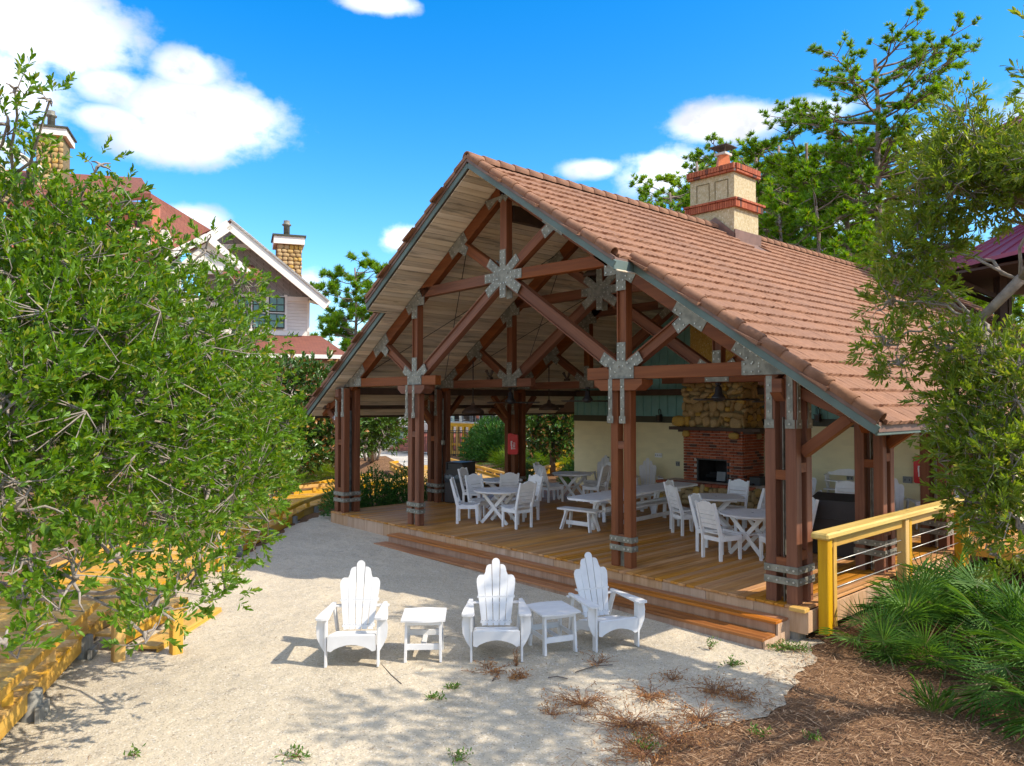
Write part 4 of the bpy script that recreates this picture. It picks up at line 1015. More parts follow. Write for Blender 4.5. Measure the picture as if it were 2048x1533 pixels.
def spot(px, py, y, lab):
    q = onY(px, py, y); t = thing('twin_spotlight', lab, 'spotlight', q, 0, 'twin spotlights on the tie beams')
    MB().box((0, 0, .0), (.14, .1, .06)).build('mount', 'darkbrown', t)
    for s in (-1, 1): MB().tube([(s*.02, 0, .03), (s*.12, -.02, .20)], [.02, .045], 8).build('lamp_head', 'darkbrown', t)
spot(980, 757, 3.15, 'dark twin spotlight on the second tie beam, at the left'); spot(1134, 760, 6.0, 'dark twin spotlight on the third tie beam, at the centre')
def lantern(px, py, lab):
    q = onY(px, py, YW-.14); t = thing('wall_lantern', lab, 'lantern', q, 0, 'wall lanterns')
    m = MB().box((0, 0, -.07), (.13, .13, .02)).box((0, 0, .10), (.15, .15, .02)).box((0, .10, .02), (.07, .02, .22))
    for a in (-1, 1):
        for b in (-1, 1): m.box((a*.055, b*.055, .015), (.012, .012, .16))
    m.build('lantern_frame', 'black', t); MB().box((0, 0, .015), (.09, .09, .14)).build('lamp_glass', 'darkbrown', t)
    MB().tube([(0, .1, .1), (0, .09, .24), (0, .04, .29), (0, -.02, .27), (0, -.02, .2), (0, 0, .12)], .012, 6).build('hook', 'black', t)
lantern(1318, 838, 'black carriage lantern on the wall band left of the fireplace'); lantern(1635, 838, 'black carriage lantern on the wall right of the corner post')
for (px, py, w_, h_, mt, nm, lab) in ((1317, 911, .26, .13, 'whitep', 'switch_plate', 'white four-gang switch plate on the cream wall'), (1355.5, 928, .13, .13, 'greyplate', 'outlet_cover', 'grey outlet cover on the wall by the brickwork'),
                                      (1215, 918, .13, .13, 'greyplate', 'outlet_cover', 'grey outlet cover behind the left wall chair'), (1815, 960, .2, .15, 'greyplate', 'outlet_cover', 'grey outlet cover right of the white chair'), (1700, 957, .16, .1, 'greyplate', 'outlet_cover', 'grey outlet cover behind the white shelf bench')):
    q = onY(px, py, YW-.03); t = thing(nm, lab, 'outlet' if 'outlet' in nm else 'switch', q)
    MB().box((0, 0, 0), (w_, .02, h_), bev=.004).build('plate', mt, t); m = MB()
    for k in range(4 if w_ > .2 else 2): m.box((-w_/2+(k+.5)*w_/(4 if w_ > .2 else 2), -.012, 0), (.018, .008, .045))
    m.build('toggle', 'greyplate' if mt == 'whitep' else 'black', t)
def textmesh(s, size, mat, parent, M, name='lettering'):
    c = bpy.data.curves.new(name, 'FONT'); c.body = s; c.size = size; c.extrude = .001; c.align_x = 'CENTER'; c.align_y = 'CENTER'
    o = bpy.data.objects.new(name, c); col.objects.link(o); dg = bpy.context.evaluated_depsgraph_get(); me = bpy.data.meshes.new_from_object(o.evaluated_get(dg))
    bpy.data.objects.remove(o); me.materials.clear(); me.materials.append(MT[mat]); return link(name, me, parent, M)
def extinguisher(loc, rz, lab, h=.62, w_=.30):
    t = thing('extinguisher_cover', lab, 'fire extinguisher', loc, rz, 'red fire extinguisher covers')
    p = [(-w_/2, -h/2+.03), (-w_/2+.03, -h/2), (w_/2-.03, -h/2), (w_/2, -h/2+.03), (w_/2, h/2-.06), (w_/2-.05, h/2-.03), (.02, h/2-.035), (-.03, h/2), (-w_/2+.04, h/2), (-w_/2, h/2-.04)]
    MB().prism(p, XF((0, .16, 0), (1, 0, 0), (0, 0, 1), (0, -1, 0)), .16).build('cover', 'red', t)
    textmesh('FIRE', .115, 'whitep', t, XF((.03, -.003, -.06), (0, 0, -1), (1, 0, 0), (0, -1, 0)))
    m = MB().box((-.035, -.003, -.05), (.022, .003, .22)).box((-.03, -.003, .075), (.05, .003, .02)); m.tube([(-.05, -.003, .08), (-.055, -.003, .02), (-.05, -.003, -.06)], .006, 5); m.build('extinguisher_emblem', 'whitep', t)
extinguisher(onY(1841, 940, 8.9), R(0), 'red fire extinguisher cover on the cream wall at the right')
q = onY(1030, 888, 5.78)
extinguisher(Vector((-11.60, 5.68, q.z)), R(35), 'red fire extinguisher cover strapped to the left rear post')
cb = thing('sensor_box', 'small white sensor box on the left corner post', 'sensor', (-12.10, .2, 2.32), R(0)); MB().box((0, 0, 0), (.12, .26, .12), bev=.015).build('box_shell', 'white', cb); MB().tube([(-.05, -.13, 0), (-.05, -.15, 0)], .03, 8).build('lens', 'greyplate', cb)
pb = thing('junction_box', 'small grey junction box on the second left post', 'box', (-11.50, 3.02, 1.62)); MB().box((0, 0, 0), (.09, .07, .13), bev=.008).build('box_shell', 'steel', pb); MB().tube([(0, 0, .06), (0, 0, 1.2)], .015, 6).build('conduit', 'steel', pb)
# bin
bi = thing('rubbish_bin', 'dark square rubbish bin with hooded lid and black bag by the left rear post', 'bin', (-11.25, 3.42, 0), R(12))
MB().box((0, 0, .32), (.62, .62, .62), bev=.02).build('bin_body', 'bin', bi)
m = MB(); n_ = 20
for r_ in range(4):
    pass
vs = []; 
for (z, rr) in ((.56, .335), (.62, .35), (.70, .345), (.76, .33)):
    for j in range(28):
        a = 2*PI*j/28; sq = 1/max(abs(math.cos(a)), abs(math.sin(a))); k = rr*min(sq, 1.28)*(1+random.uniform(-.03, .03)); vs.append((k*math.cos(a), k*math.sin(a), z+random.uniform(-.02, .02)))
m.add(vs, [(i*28+j, i*28+(j+1) % 28, (i+1)*28+(j+1) % 28, (i+1)*28+j) for i in range(3) for j in range(28)], 0, True); m.build('bin_bag', 'bag', bi)
m = MB().box((0, 0, 1.08), (.58, .58, .035), bev=.01).box((0, .27, .92), (.58, .03, .32)).box((0, 0, .77), (.62, .62, .03))
for s in (-1, 1): m.box((s*.275, 0, .92), (.03, .55, .32))
m.box((0, -.265, .83), (.55, .025, .12)); m.build('hood', 'bin', bi); MB().box((0, 0, .92), (.5, .48, .26)).build('hood_inside', 'black', bi)
# grill + gas bottle
gr = thing('covered_grill', 'grill under a dark brown fitted cover behind the railing', 'grill', (-1.12, 3.95, 0), R(12)); gr.scale = (1, 1, .88)
m = MB(); m.add([(-.62, -.3, .02), (.62, -.3, .02), (.62, .3, .02), (-.62, .3, .02), (-.60, -.3, .72), (.60, -.3, .72), (.60, .3, .72), (-.60, .3, .72), (-.45, -.28, 1.10), (.45, -.28, 1.10), (.42, .2, 1.2), (-.42, .2, 1.2)],
  [(0, 1, 5, 4), (1, 2, 6, 5), (2, 3, 7, 6), (3, 0, 4, 7), (4, 5, 9, 8), (5, 6, 10, 9), (6, 7, 11, 10), (7, 4, 8, 11), (8, 9, 10, 11)]); m.build('grill_cover', 'bin', gr)
MB().box((0, 0, .73), (1.24, .62, .02)).build('cover_seam', 'black', gr)
gb = thing('gas_bottle', 'tan gas bottle standing in the sun beside the covered grill', 'gas bottle', (-.42, 3.85, 0)); MB().lathe([(.13, 0), (.15, .03), (.15, .42), (.12, .5), (.05, .53), (0, .53)]).build('bottle', 'cyltan', gb)
MB().lathe([(.09, .53), (.10, .62), (.085, .62), (.08, .55), (0, .55)]).tube([(0, 0, .53), (0, 0, .60)], .03, 8).build('valve_collar', 'steel', gb)

# ================================================================== RAILING (right)
rl = thing('deck_railing', 'yellow treated pine railing with steel cables on the right deck edge', 'railing')
ry = [.28, 2.95, 5.55]
RX = .33
for k, y in enumerate(ry):
    b0 = -.36 if k < 2 else -.3
    beam('post', (RX, y, b0), (RX, y, .90), .14, .14, 'yellow', rl, up=(1, 0, 0), bev=.01)
    beam('inner_post', (RX-.0, y+.24, b0+.05), (RX, y+.24, .90), .10, .06, 'yellow', rl, up=(1, 0, 0), bev=.006)
for a, b in ((0, 1), (1, 2)):
    beam('under_rail', (RX, ry[a]+.05, .82), (RX, ry[b]-.05, .82), .04, .13, 'yellow', rl)
    for z in (.20, .38, .56): MB().tube([(RX, ry[a]+.07, z), (RX, ry[b]-.07, z-.0)], .007, 6).build('cable', 'bolt', rl)
m = MB(); 
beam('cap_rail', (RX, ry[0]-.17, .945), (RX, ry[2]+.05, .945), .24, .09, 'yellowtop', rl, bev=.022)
# continuation to the right
for x in (.33, 2.6, 4.9): beam('post', (x, 5.82, -.3), (x, 5.82, .90), .13, .13, 'yellow', rl, up=(1, 0, 0), bev=.01)
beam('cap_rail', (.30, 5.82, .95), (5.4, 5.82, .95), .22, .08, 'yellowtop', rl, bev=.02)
beam('under_rail', (.30, 5.82, .82), (5.4, 5.82, .82), .04, .13, 'yellow', rl); beam('toe_board', (.30, 5.82, .02), (5.4, 5.82, .02), .05, .15, 'yellow', rl)
for z in (.20, .38, .56): MB().tube([(.4, 5.82, z), (5.3, 5.82, z)], .007, 6).build('cable', 'bolt', rl)

# ================================================================== BOARDWALK (left)
bk = thing('left_boardwalk', 'yellow timber boardwalk with low kerb rail at the left of the sand', 'boardwalk')
pth = [Vector((-.6, -9.75, 0)), Vector((-2.95, -8.42, 0)), Vector((-6.15, -6.72, 0)), Vector((-9.1, -4.0, 0)), Vector((-13.4, -.05, 0)), Vector((-15.4, 2.3, 0)), Vector((-17.2, 6.2, 0))]
ZB = -.07; WB = 1.9
def offp(i, w_):
    d0 = (pth[i]-pth[i-1]).normalized() if i else (pth[1]-pth[0]).normalized(); d1 = (pth[i+1]-pth[i]).normalized() if i < len(pth)-1 else d0
    d = (d0+d1).normalized(); nrm = Vector((d.y, -d.x, 0)); 
    return pth[i]-nrm*w_*(-1) if False else pth[i]+Vector((-d.y, d.x, 0))*w_/max(.5, d.dot(d1))
inner = [offp(i, WB) for i in range(len(pth))]; MOFF = 0
for i in range(len(pth)-1):
    L0 = (pth[i+1]-pth[i]).length; n_ = max(1, int(L0/.145))
    for k in range(n_):
        f0, f1 = (k+.03)/n_, (k+.97)/n_
        a0, a1 = pth[i].lerp(pth[i+1], f0), pth[i].lerp(pth[i+1], f1); b0, b1 = inner[i].lerp(inner[i+1], f0), inner[i].lerp(inner[i+1], f1)
        c = (a0+b1)/2; ax = (b0-a0).normalized(); ay = Vector((-ax.y, ax.x, 0))
        loc = [((q-c).dot(ax), (q-c).dot(ay)) for q in (a0, a1, b1, b0)]
        MB().prism(loc, XF((c.x, c.y, ZB-.036), ax, ay, (0, 0, 1)), .036).build('walk_board', 'walk', bk)
    for lst, ww in ((pth, 0), (inner, 1)):
        a, b = lst[i], lst[i+1]
        sgn = 1 if ww == 0 else -1
        ins = (inner[i]-pth[i]).normalized()*.07*sgn
        if not (ww == 0 and i == 2): beam('kerb_rail', a+ins+Vector((0, 0, ZB+.17)), b+ins+Vector((0, 0, ZB+.17)), .09, .10, 'yellow', bk)
        beam('edge_joist', a+ins*.6+Vector((0, 0, ZB-.13)), b+ins*.6+Vector((0, 0, ZB-.13)), .04, .19, 'yellow', bk)
        L0 = (b-a).length
        for k in range(int(L0/1.3)+1):
            q = a.lerp(b, (k+.35)/(int(L0/1.3)+1)); 
            if not (ww == 0 and i == 2): MB().box((0, 0, 0), (.09, .09, .13)).build('kerb_block', 'yellow', bk, Matrix.Translation(q+ins+Vector((0, 0, ZB+.06))))
        for k in range(int(L0/2.2)+1):
            q = a.lerp(b, (k+.5)/(int(L0/2.2)+1))+ins*.3
            m = MB().tube([q+Vector((0, 0, -.85)), q+Vector((0, 0, ZB-.05))], .10, 10)
            ax = (b-a).normalized(); nn2 = -ins.normalized()
            m.box(q+nn2*.10+Vector((0, 0, ZB-.30)), (.30, .05, .22), Matrix((ax, Vector((-ax.y, ax.x, 0)), Vector((0, 0, 1)))).transposed(), .005)
            for e in (-.05, .05): m.tube([q+nn2*.125+Vector((0, 0, ZB-.30+e)), q+nn2*.15+Vector((0, 0, ZB-.30+e))], .02, 6, 1, False)
            m.build('pile', ['greywood', 'bolt'], bk)
for (px, py, zt) in ((236, 1323, .54), (352, 1308, .12), (440, 1150, .41)):
    q = onZ(px, py, gz(-5)); MB().box((q.x, q.y, (q.z+zt)/2), (.13, .13, zt-q.z), bev=.008).build('newel_post', 'yellowz', bk)
for k in range(2):
    a = Vector((-5.15-.30*k, -6.75+.0*k, 0)); zs = -.32+.15*k
    beam('step_board', Vector((-5.05, -6.55, zs))+Vector((-.33*k, -.36*k, 0))*1, Vector((-6.3, -5.25, zs))+Vector((-.33*k, -.36*k, 0)), .30, .04, 'yellow', bk)
    beam('riser_board', Vector((-4.95, -6.45, zs-.09))+Vector((-.33*k, -.36*k, 0))*1, Vector((-6.2, -5.15, zs-.09))+Vector((-.33*k, -.36*k, 0)), .03, .14, 'yellow', bk)
bh_ = MB(); bh_.tube([(-13.2, .9, -.2), (-12.7, 1.6, -.22), (-12.6, 2.6, -.22)], .05, 8); tag(bh_.build('water_hose', 'bluetarp'), 'dark blue hose lying under the boardwalk end', 'hose')
# far boardwalk with kerb rails
fk = thing('rear_boardwalk', 'timber ramp with yellow kerb rails joining the concrete path behind', 'boardwalk')
def kerbline(pts, z, nm='kerb_rail'):
    for a, b in zip(pts[:-1], pts[1:]):
        beam(nm, (a[0], a[1], z+.16), (b[0], b[1], z+.16), .11, .10, 'yellow', fk); beam('edge_joist', (a[0], a[1], z-.05), (b[0], b[1], z-.05), .05, .16, 'yellow', fk)
        L = math.hypot(b[0]-a[0], b[1]-a[1])
        for k in range(int(L/1.2)+1):
            f = (k+.4)/(int(L/1.2)+1); MB().box((a[0]+(b[0]-a[0])*f, a[1]+(b[1]-a[1])*f, z+.06), (.1, .1, .14)).build('kerb_block', 'yellow', fk)
kerbline([(-22.8, 9.25), (-22.4, 8.6), (-17.8, 6.4), (-16.3, 5.6)], -.02)
kerbline([(-22.4, 11.8), (-16.0, 9.1), (-14.7, 8.6), (-17.0, 13.0), (-18.6, 16.0)], -.02)
kerbline([(-16.3, 5.6), (-16.5, 1.2)], -.02)
n_ = 48
for k in range(n_):
    f0, f1 = k/n_, (k+.95)/n_; A = Vector((-22.6, 9.0, 0)); B = Vector((-15.9, 5.6, 0)); C = Vector((-22.2, 11.7, 0)); D = Vector((-14.8, 8.4, 0))
    p = [A.lerp(B, f0), A.lerp(B, f1), C.lerp(D, f1), C.lerp(D, f0)]; MB().prism([(q.x, q.y) for q in p], XF((0, 0, -.08), (1, 0, 0), (0, 1, 0), (0, 0, 1)), .036).build('walk_board', 'walk', fk)
for k in range(5): MB().box((-22.4+k*1.3, 8.95-k*.66, -.3), (.14, .14, .5)).build('pile', 'greywood', fk)

# ================================================================== VEGETATION
def wander(p0, p1, n_=6, amp=.08):
    p0, p1 = Vector(p0), Vector(p1); L = (p1-p0).length; out = []
    for i in range(n_+1):
        f = i/n_; q = p0.lerp(p1, f); k = amp*L*math.sin(f*PI)
        out.append(q+Vector((random.uniform(-k, k), random.uniform(-k, k), random.uniform(-k, k)*.7+.10*L*math.sin(f*PI)*.5)))
    return out
def broadleaf(name, lab, cat, trunkpts, rad0, blobs, dens, leafL, leafW, mat, bark='bark', tl=.26, per=11, subs=7, shell=.35, droop=0., subr=.022, group=None, twigvis=.35):
    """blobs: (center Vector, radius xyz, density factor)"""
    base = Vector(trunkpts[0]); t = thing(name, lab, cat, base, 0, group); t0 = -base
    W = MB(); k = len(trunkpts); W.tube([Vector(p)+t0 for p in trunkpts], [rad0*(1-.6*i/(k-1)) for i in range(k)], 10)
    tpos = []; tdir = []
    for (c, rad, df) in blobs:
        rad = Vector(rad) if hasattr(rad, '__len__') else Vector((rad, rad, rad*.8))
        best = min(trunkpts[1:], key=lambda p: (Vector(p)-c).length); dist = (Vector(best)-c).length
        rr = rad0*.26*min(1, .5+dist/6)*min(1, .25+rad.x*1.1)
        W.tube([p+t0 for p in wander(best, c, 7, .07)], [rr*(1-.72*i/7)+.006 for i in range(8)], 6)
        vol = rad.x*rad.y*rad.z; nt = int(dens*df*(rad.x*rad.y+rad.y*rad.z+rad.x*rad.z)/3)
        nsub = max(3, int(subs*(.5+rad.x))); ends = []
        for q in range(nsub):
            v = Vector(unit(1)[0]); e = c+Vector((v.x*rad.x, v.y*rad.y, v.z*rad.z))*random.uniform(.55, .95); ends.append(e)
            W.tube([p+t0 for p in wander(c.lerp(e, -.05), e, 4, .12)], [subr*(1-.7*i/4) for i in range(5)], 5)
        u = unit(nt); r_ = RNG.random(nt)**shell; pts = u*r_[:, None]*np.array(rad)+np.array(c)
        d = u*.9+unit(nt)*.75; d[:, 2] += .35-droop; 
        tpos.append(pts); tdir.append(d)
        for q in range(int(nt*twigvis)):
            p = Vector(pts[q]); dd = Vector(d[q]).normalized(); e = min(ends, key=lambda z: (z-p).length)
            b = p-(p-e).normalized()*min(.45, (p-e).length)
            if b.length > 0: W.tube([b+t0, p+t0, p+dd*tl*.8+t0], [.007, .005, .002], 3, cap=False)
    tp = np.concatenate(tpos); td = np.concatenate(tdir); td /= np.linalg.norm(td, axis=1)[:, None]
    pos, dr, nm = twig_leaves(tp, td, per, tl, leafL)
    nn_ = len(pos); pos = pos+np.array(t0)
    W.build('branches', bark, t)
    o = leafmesh('crown', pos, dr, nm, leafL*RNG.uniform(.7, 1.25, nn_), leafW*RNG.uniform(.8, 1.2, nn_), mat, t)
    return t
# left foreground tree
LB = [(40, 440, 7, .45), (120, 500, 7.2, .55), (30, 560, 6.6, .55), (150, 600, 7, .7), (260, 560, 8, .65), (60, 700, 6.3, .75), (200, 700, 7, .85), (330, 640, 8.5, .7), (420, 600, 9.2, .6), (470, 575, 9.6, .36),
      (90, 840, 6.2, .75), (240, 830, 7, .9), (350, 770, 8, .9), (430, 710, 9.4, .7), (500, 680, 10.2, .42), (470, 790, 10, .72), (400, 880, 8.6, .9), (490, 870, 10, .7), (540, 925, 10.6, .42), (480, 960, 9.6, .55), (530, 985, 10.2, .3),
      (545, 860, 10.8, .38), (130, 950, 6.2, .6), (260, 950, 7.0, .7), (380, 980, 8.0, .7), (460, 1040, 8.6, .5), (330, 1050, 7.2, .5), (60, 1120, 5.6, .36), (150, 1160, 5.8, .34), (30, 1020, 5.5, .35), (230, 1120, 6.2, .35),
      (400, 1130, 7.2, .36), (450, 1180, 7.4, .2), (350, 1190, 6.6, .3), (290, 1270, 6.0, .18), (310, 1220, 6.2, .22), (90, 1220, 5.6, .2), (10, 1290, 4.8, .14), (0, 960, 5.6, .5), (10, 800, 5.8, .6),
      (130, 400, 7.2, .2), (220, 420, 7.6, .28), (200, 330, 7.6, .13), (60, 330, 7, .2), (15, 250, 6.6, .2), (30, 180, 6.4, .12), (100, 200, 6.6, .10), (230, 470, 7.8, .35), (330, 510, 8.6, .22), (300, 470, 8.4, .14), (410, 500, 8.8, .25), (500, 600, 10, .25)]
def ldens(a, b):
    if b < 640 and a > 230: return .42
    if a > 380 and b < 720: return .45
    if b > 1040: return .55
    if b > 920 and a < 420: return .6
    return .95
blobs = [(P(a, b, d), (r, r, r*.85), ldens(a, b)) for a, b, d, r in LB]
tb = P(-190, 900, 7.6); trunk = [Vector((tb.x, tb.y, -.5)), Vector((tb.x, tb.y+.1, .8)), P(-120, 780, 7.6), P(-60, 620, 7.8), P(60, 640, 8.2), P(250, 700, 8.8), P(420, 780, 9.6)]
broadleaf('bay_tree', 'large leafy green bay tree filling the left side above the boardwalk', 'tree', trunk, .17, blobs, 620, .076, .030, 'leafL', tl=.20, per=13, subs=7, shell=.45, subr=.016)
# two bare pale limbs seen low at the left
# right foreground tree
RB = [(1900, 310, 9.5, .5), (1950, 300, 9, .5), (2060, 350, 8.6, .5), (1915, 375, 9, .58), (1850, 400, 9.4, .36), (2040, 400, 8.6, .28), (1860, 500, 9, .34), (1790, 520, 9, .25), (1840, 480, 9.2, .4),
      (1785, 600, 8.8, .28), (1765, 690, 8.6, .24), (1800, 730, 8.6, .22), (1860, 600, 8.8, .25), (1900, 700, 8.4, .28), (1960, 720, 8.2, .4), (2040, 740, 7.8, .5), (1930, 800, 8.2, .4), (2010, 850, 7.8, .55), (1960, 920, 7.8, .42), (2050, 930, 7.4, .45),
      (1980, 1010, 7.6, .36), (2040, 1060, 7.2, .33), (1930, 990, 7.8, .2), (1990, 1110, 7.4, .16), (1900, 860, 8.2, .22), (1830, 570, 9, .28), (1910, 225, 9, .22), (2000, 380, 8.7, .4)]
blobs = [(P(a, b, d), (r, r, r*.85), 1.0) for a, b, d, r in RB]
for (x, y, z, r) in ((3.6, -.9, 5.0, .75), (4.3, -1.6, 4.9, .7), (4.9, -2.6, 5.1, .65), (3.9, -2.3, 5.5, .6), (5.4, -1.2, 5.6, .8), (6.0, -3.0, 5.3, .7), (3.3, .2, 5.8, .7), (5.2, -3.8, 5.0, .45), (7.0, -2.0, 5.6, .9), (4.5, .2, 6.3, .9), (2.9, -.4, 5.2, .35),(6.4,-4.2,5.4,.6)):
    blobs.append((Vector((x, y, z)), (r, r, r*.7), .45))
trunk = [Vector((8.0, 2.6, -.6)), Vector((7.8, 2.4, 1.2)), Vector((7.2, 2.0, 3.0)), Vector((6.2, 1.0, 4.4)), P(2140, 480, 8.6), P(2040, 560, 8.4), P(1960, 640, 8.6)]
broadleaf('oak_tree', 'narrow-leaved oak tree leaning in from the right edge over the palmettos', 'tree', trunk, .12, blobs, 760, .092, .024, 'leafR', tl=.2, per=13, subs=8, shell=.5, droop=.2, subr=.018)
# magnolia behind the left side
def bl(cx, cy, d, r, sq=.9, df=1.0): return (P(cx, cy, d), (r, r, r*sq), df)
broadleaf('magnolia_tree', 'dark magnolia with bronze-backed leaves left of the pavilion', 'tree', [Vector(tuple(onZ(610, 950, -.26))), P(612, 900, 24), P(615, 820, 24)], .13,
          [bl(600, 785, 24, 1.0), bl(570, 800, 23.5, 1.2), bl(640, 790, 24, 1.2), bl(600, 860, 23.6, 1.2), bl(650, 860, 24, 1.0), bl(670, 820, 24.5, .7), bl(560, 880, 23, 1.0), bl(640, 900, 23.8, .5), bl(665, 890, 24, .5)], 170, .20, .075, 'magnolia', tl=.35, per=9, subs=4, subr=.04, bark='darkbark', twigvis=.1)
broadleaf('magnolia_tree', 'dark magnolia behind the red extinguisher cover, left of the cream wall', 'tree', [Vector((P(1105, 880, 31).x, P(1105, 880, 31).y, -.3)), P(1105, 880, 31), P(1100, 850, 31)], .13,
          [bl(1075, 835, 31, 1.0), bl(1110, 850, 31, 1.0), bl(1112, 822, 31, .9), bl(1095, 880, 31, .9), bl(1125, 872, 31, .8), bl(1130, 840, 31, .7), bl(1065, 865, 31, .7)], 130, .21, .08, 'magnolia', tl=.35, per=9, subs=4, subr=.04, bark='darkbark', twigvis=.1)
broadleaf('crape_myrtle', 'multi-stemmed green tree behind the shrubs left of the second post', 'tree', [Vector(tuple(onZ(745, 922, -.26))), P(742, 890, 29), P(740, 860, 29)], .14,
          [bl(720, 845, 29, 1.2), bl(760, 840, 29, 1.2), bl(790, 850, 29, .8), bl(735, 820, 29, 1.2), bl(775, 818, 29, 1.0), bl(710, 870, 28.5, .7)], 170, .16, .06, 'shrub2', tl=.35, per=9, subs=4, subr=.05, twigvis=.1)
tt = [o for o in col.objects if o.name.startswith('crape_myrtle')][0]
m = MB(); b0 = onZ(742, 922, -.26)-tt.location
for k in range(7):
    a = k*.9; m.tube(wander(b0+Vector((math.cos(a)*.3, math.sin(a)*.3, 0)), b0+Vector((math.cos(a)*1.1, math.sin(a)*1.1, 2.2)), 5, .05), [.07, .06, .055, .05, .045, .04], 6)
m.build('stems', 'bark', tt)
def shrub(lab, c, r, mat='shrub', L=.06, W=.025, dens=420, name='shrub', group=None, flat=1.0):
    c = Vector(c); t = thing(name, lab, 'shrub', (c.x, c.y, c.z), 0, group); n_ = int(dens*r[0]*r[2]*2.2)
    u = unit(n_); u[:, 2] = np.abs(u[:, 2])*1.0; k = RNG.random(n_)**.35
    bump_ = 1+.12*np.sin(u[:, 0]*7+c.x)*np.cos(u[:, 1]*6+c.y)
    p = u*(k*bump_)[:, None]*np.array(r)+np.array([0, 0, .04]); d = u+unit(n_)*.6; d[:, 2] += .3; d /= np.linalg.norm(d, axis=1)[:, None]
    pos, dr, nm = twig_leaves(p, d, 8, L*2.2, L); leafmesh('foliage', pos, dr, nm, L*RNG.uniform(.7, 1.3, len(pos)), W, mat, t)
    m = MB()
    for j in range(8):
        v = unit(1)[0]; m.tube([(0, 0, -.1), (v[0]*r[0]*.4, v[1]*r[1]*.4, r[2]*.4), (v[0]*r[0]*.75, v[1]*r[1]*.75, r[2]*.75)], [.02, .015, .006], 4)
    m.build('stems', 'darkbark', t); return t
gl = -.28
for i, (x, y, r, h) in enumerate(((-12.75, .75, .42, 1.0), (-12.85, 1.7, .55, 1.12), (-12.8, 2.7, .5, 1.08), (-12.75, 3.8, .45, 1.0), (-12.7, 4.8, .45, .8), (-12.9, 7.3, .6, .95))):
    shrub(('dark green shrub against the left corner post', 'dark green shrub second along the left deck edge', 'dark green shrub third along the left deck edge', 'dark green shrub just before the rubbish bin', 'dark green shrub behind the rubbish bin', 'low shrub between the chair backs and the yellow kerb')[i], (x, y, gl), (r, .62, h), L=.05, W=.022, dens=900, group='shrubs along the left deck edge')
shrub('large round clipped green bush beyond the rear posts', onZ(985, 922, -.26), (1.45, 1.45, 2.05), 'shrub', .10, .045, 420)
shrub('small dark clipped bush beside the cream wall corner', onZ(1160, 968, -.26), (.7, .7, .75), 'shrub', .06, .03, 700)
shrub('bright lime shrub at the corner of the cream wall', onZ(1140, 912, -.26), (.5, .5, 1.6), 'palmy', .10, .04, 300)
# grassy green behind railing at far right
shrub('pale green grassy shrub behind the far right railing', P(2030, 900, 16), (1.4, 1.4, 1.1), 'palmy', .12, .03, 300)
# palmettos
MT['palmstem'] = plain('palmetto_stem', (.12, .17, .05), .6, .2)
def palmetto(lab, loc, nf=26, L=.75, mat='palm', spread=1.0, seedh=.5, blades=22, group='saw palmettos', stem=.55):
    t = thing('palmetto', lab, 'palmetto', loc, 0, group); P_, D_, N_, LL, WW = [], [], [], [], []; m = MB()
    for f in range(nf):
        az = random.uniform(0, 2*PI); el = random.uniform(.35, 1.5); d = Vector((math.cos(az)*math.cos(el), math.sin(az)*math.cos(el), math.sin(el)))
        b = Vector((random.uniform(-.3, .3)*spread, random.uniform(-.3, .3)*spread, random.uniform(0, .1))); sl_ = stem*random.uniform(.6, 1.3)*spread; tip = b+d*sl_+Vector((0, 0, -.05))
        m.tube([b, (b+tip)/2+Vector((0, 0, .05)), tip], [.010, .008, .006], 4)
        side = d.cross(Vector((0, 0, 1))); side = side.normalized() if side.length > .1 else Vector((1, 0, 0)); up_ = side.cross(d)
        tiltv = (d*.8+up_*random.uniform(-.9, .2)).normalized(); nr = side.cross(tiltv)
        for k in range(blades):
            a = R(-118+236*k/(blades-1)); dd = tiltv*math.cos(a)+side*math.sin(a)+nr*random.uniform(-.05, .05)-nr*.08*abs(math.sin(a))
            l = L*(.78+.22*math.cos(a))*random.uniform(.85, 1.05)*random.uniform(.9, 1)
            P_.append(tip); D_.append(dd); N_.append(nr+side*math.sin(a)*.6); LL.append(l); WW.append(.023*L/.7)
    leafmesh('fronds', np.array(P_), np.array(D_), np.array(N_), np.array(LL), np.array(WW), mat, t, a1=.38, a2=.72, w2=.28)
    m.build('stems', 'palmstem', t); return t
def gnd(x, y): return (x, y, gz(x))
for i, (x, y, n_, L, lab) in enumerate(((1.35, 1.0, 30, .62, 'saw palmetto in front of the middle railing post'), (1.0, .35, 14, .5, 'low saw palmetto fan spreading beside the deck corner'), (1.9, 1.9, 32, .68, 'tall saw palmetto behind the railing clump, under the oak'),
                      (1.15, 2.6, 24, .62, 'saw palmetto reaching up to the railing cables'), (2.3, .9, 28, .62, 'saw palmetto in the middle of the right clump'), (3.1, .35, 30, .66, 'large saw palmetto at the right edge behind the straw'),
                      (3.0, -.55, 26, .60, 'saw palmetto nearest the camera at the right edge'), (2.9, 1.9, 26, .65, 'saw palmetto deep under the oak branches'), (1.6, .1, 12, .48, 'small bright saw palmetto lowest beside the straw bed'), (3.7, -.9, 22, .6, 'saw palmetto cut off by the right edge of the view'))):
    palmetto(lab, gnd(x, y), int(n_*.72), L*1.02, blades=26, stem=.62 if L > .55 else .3)
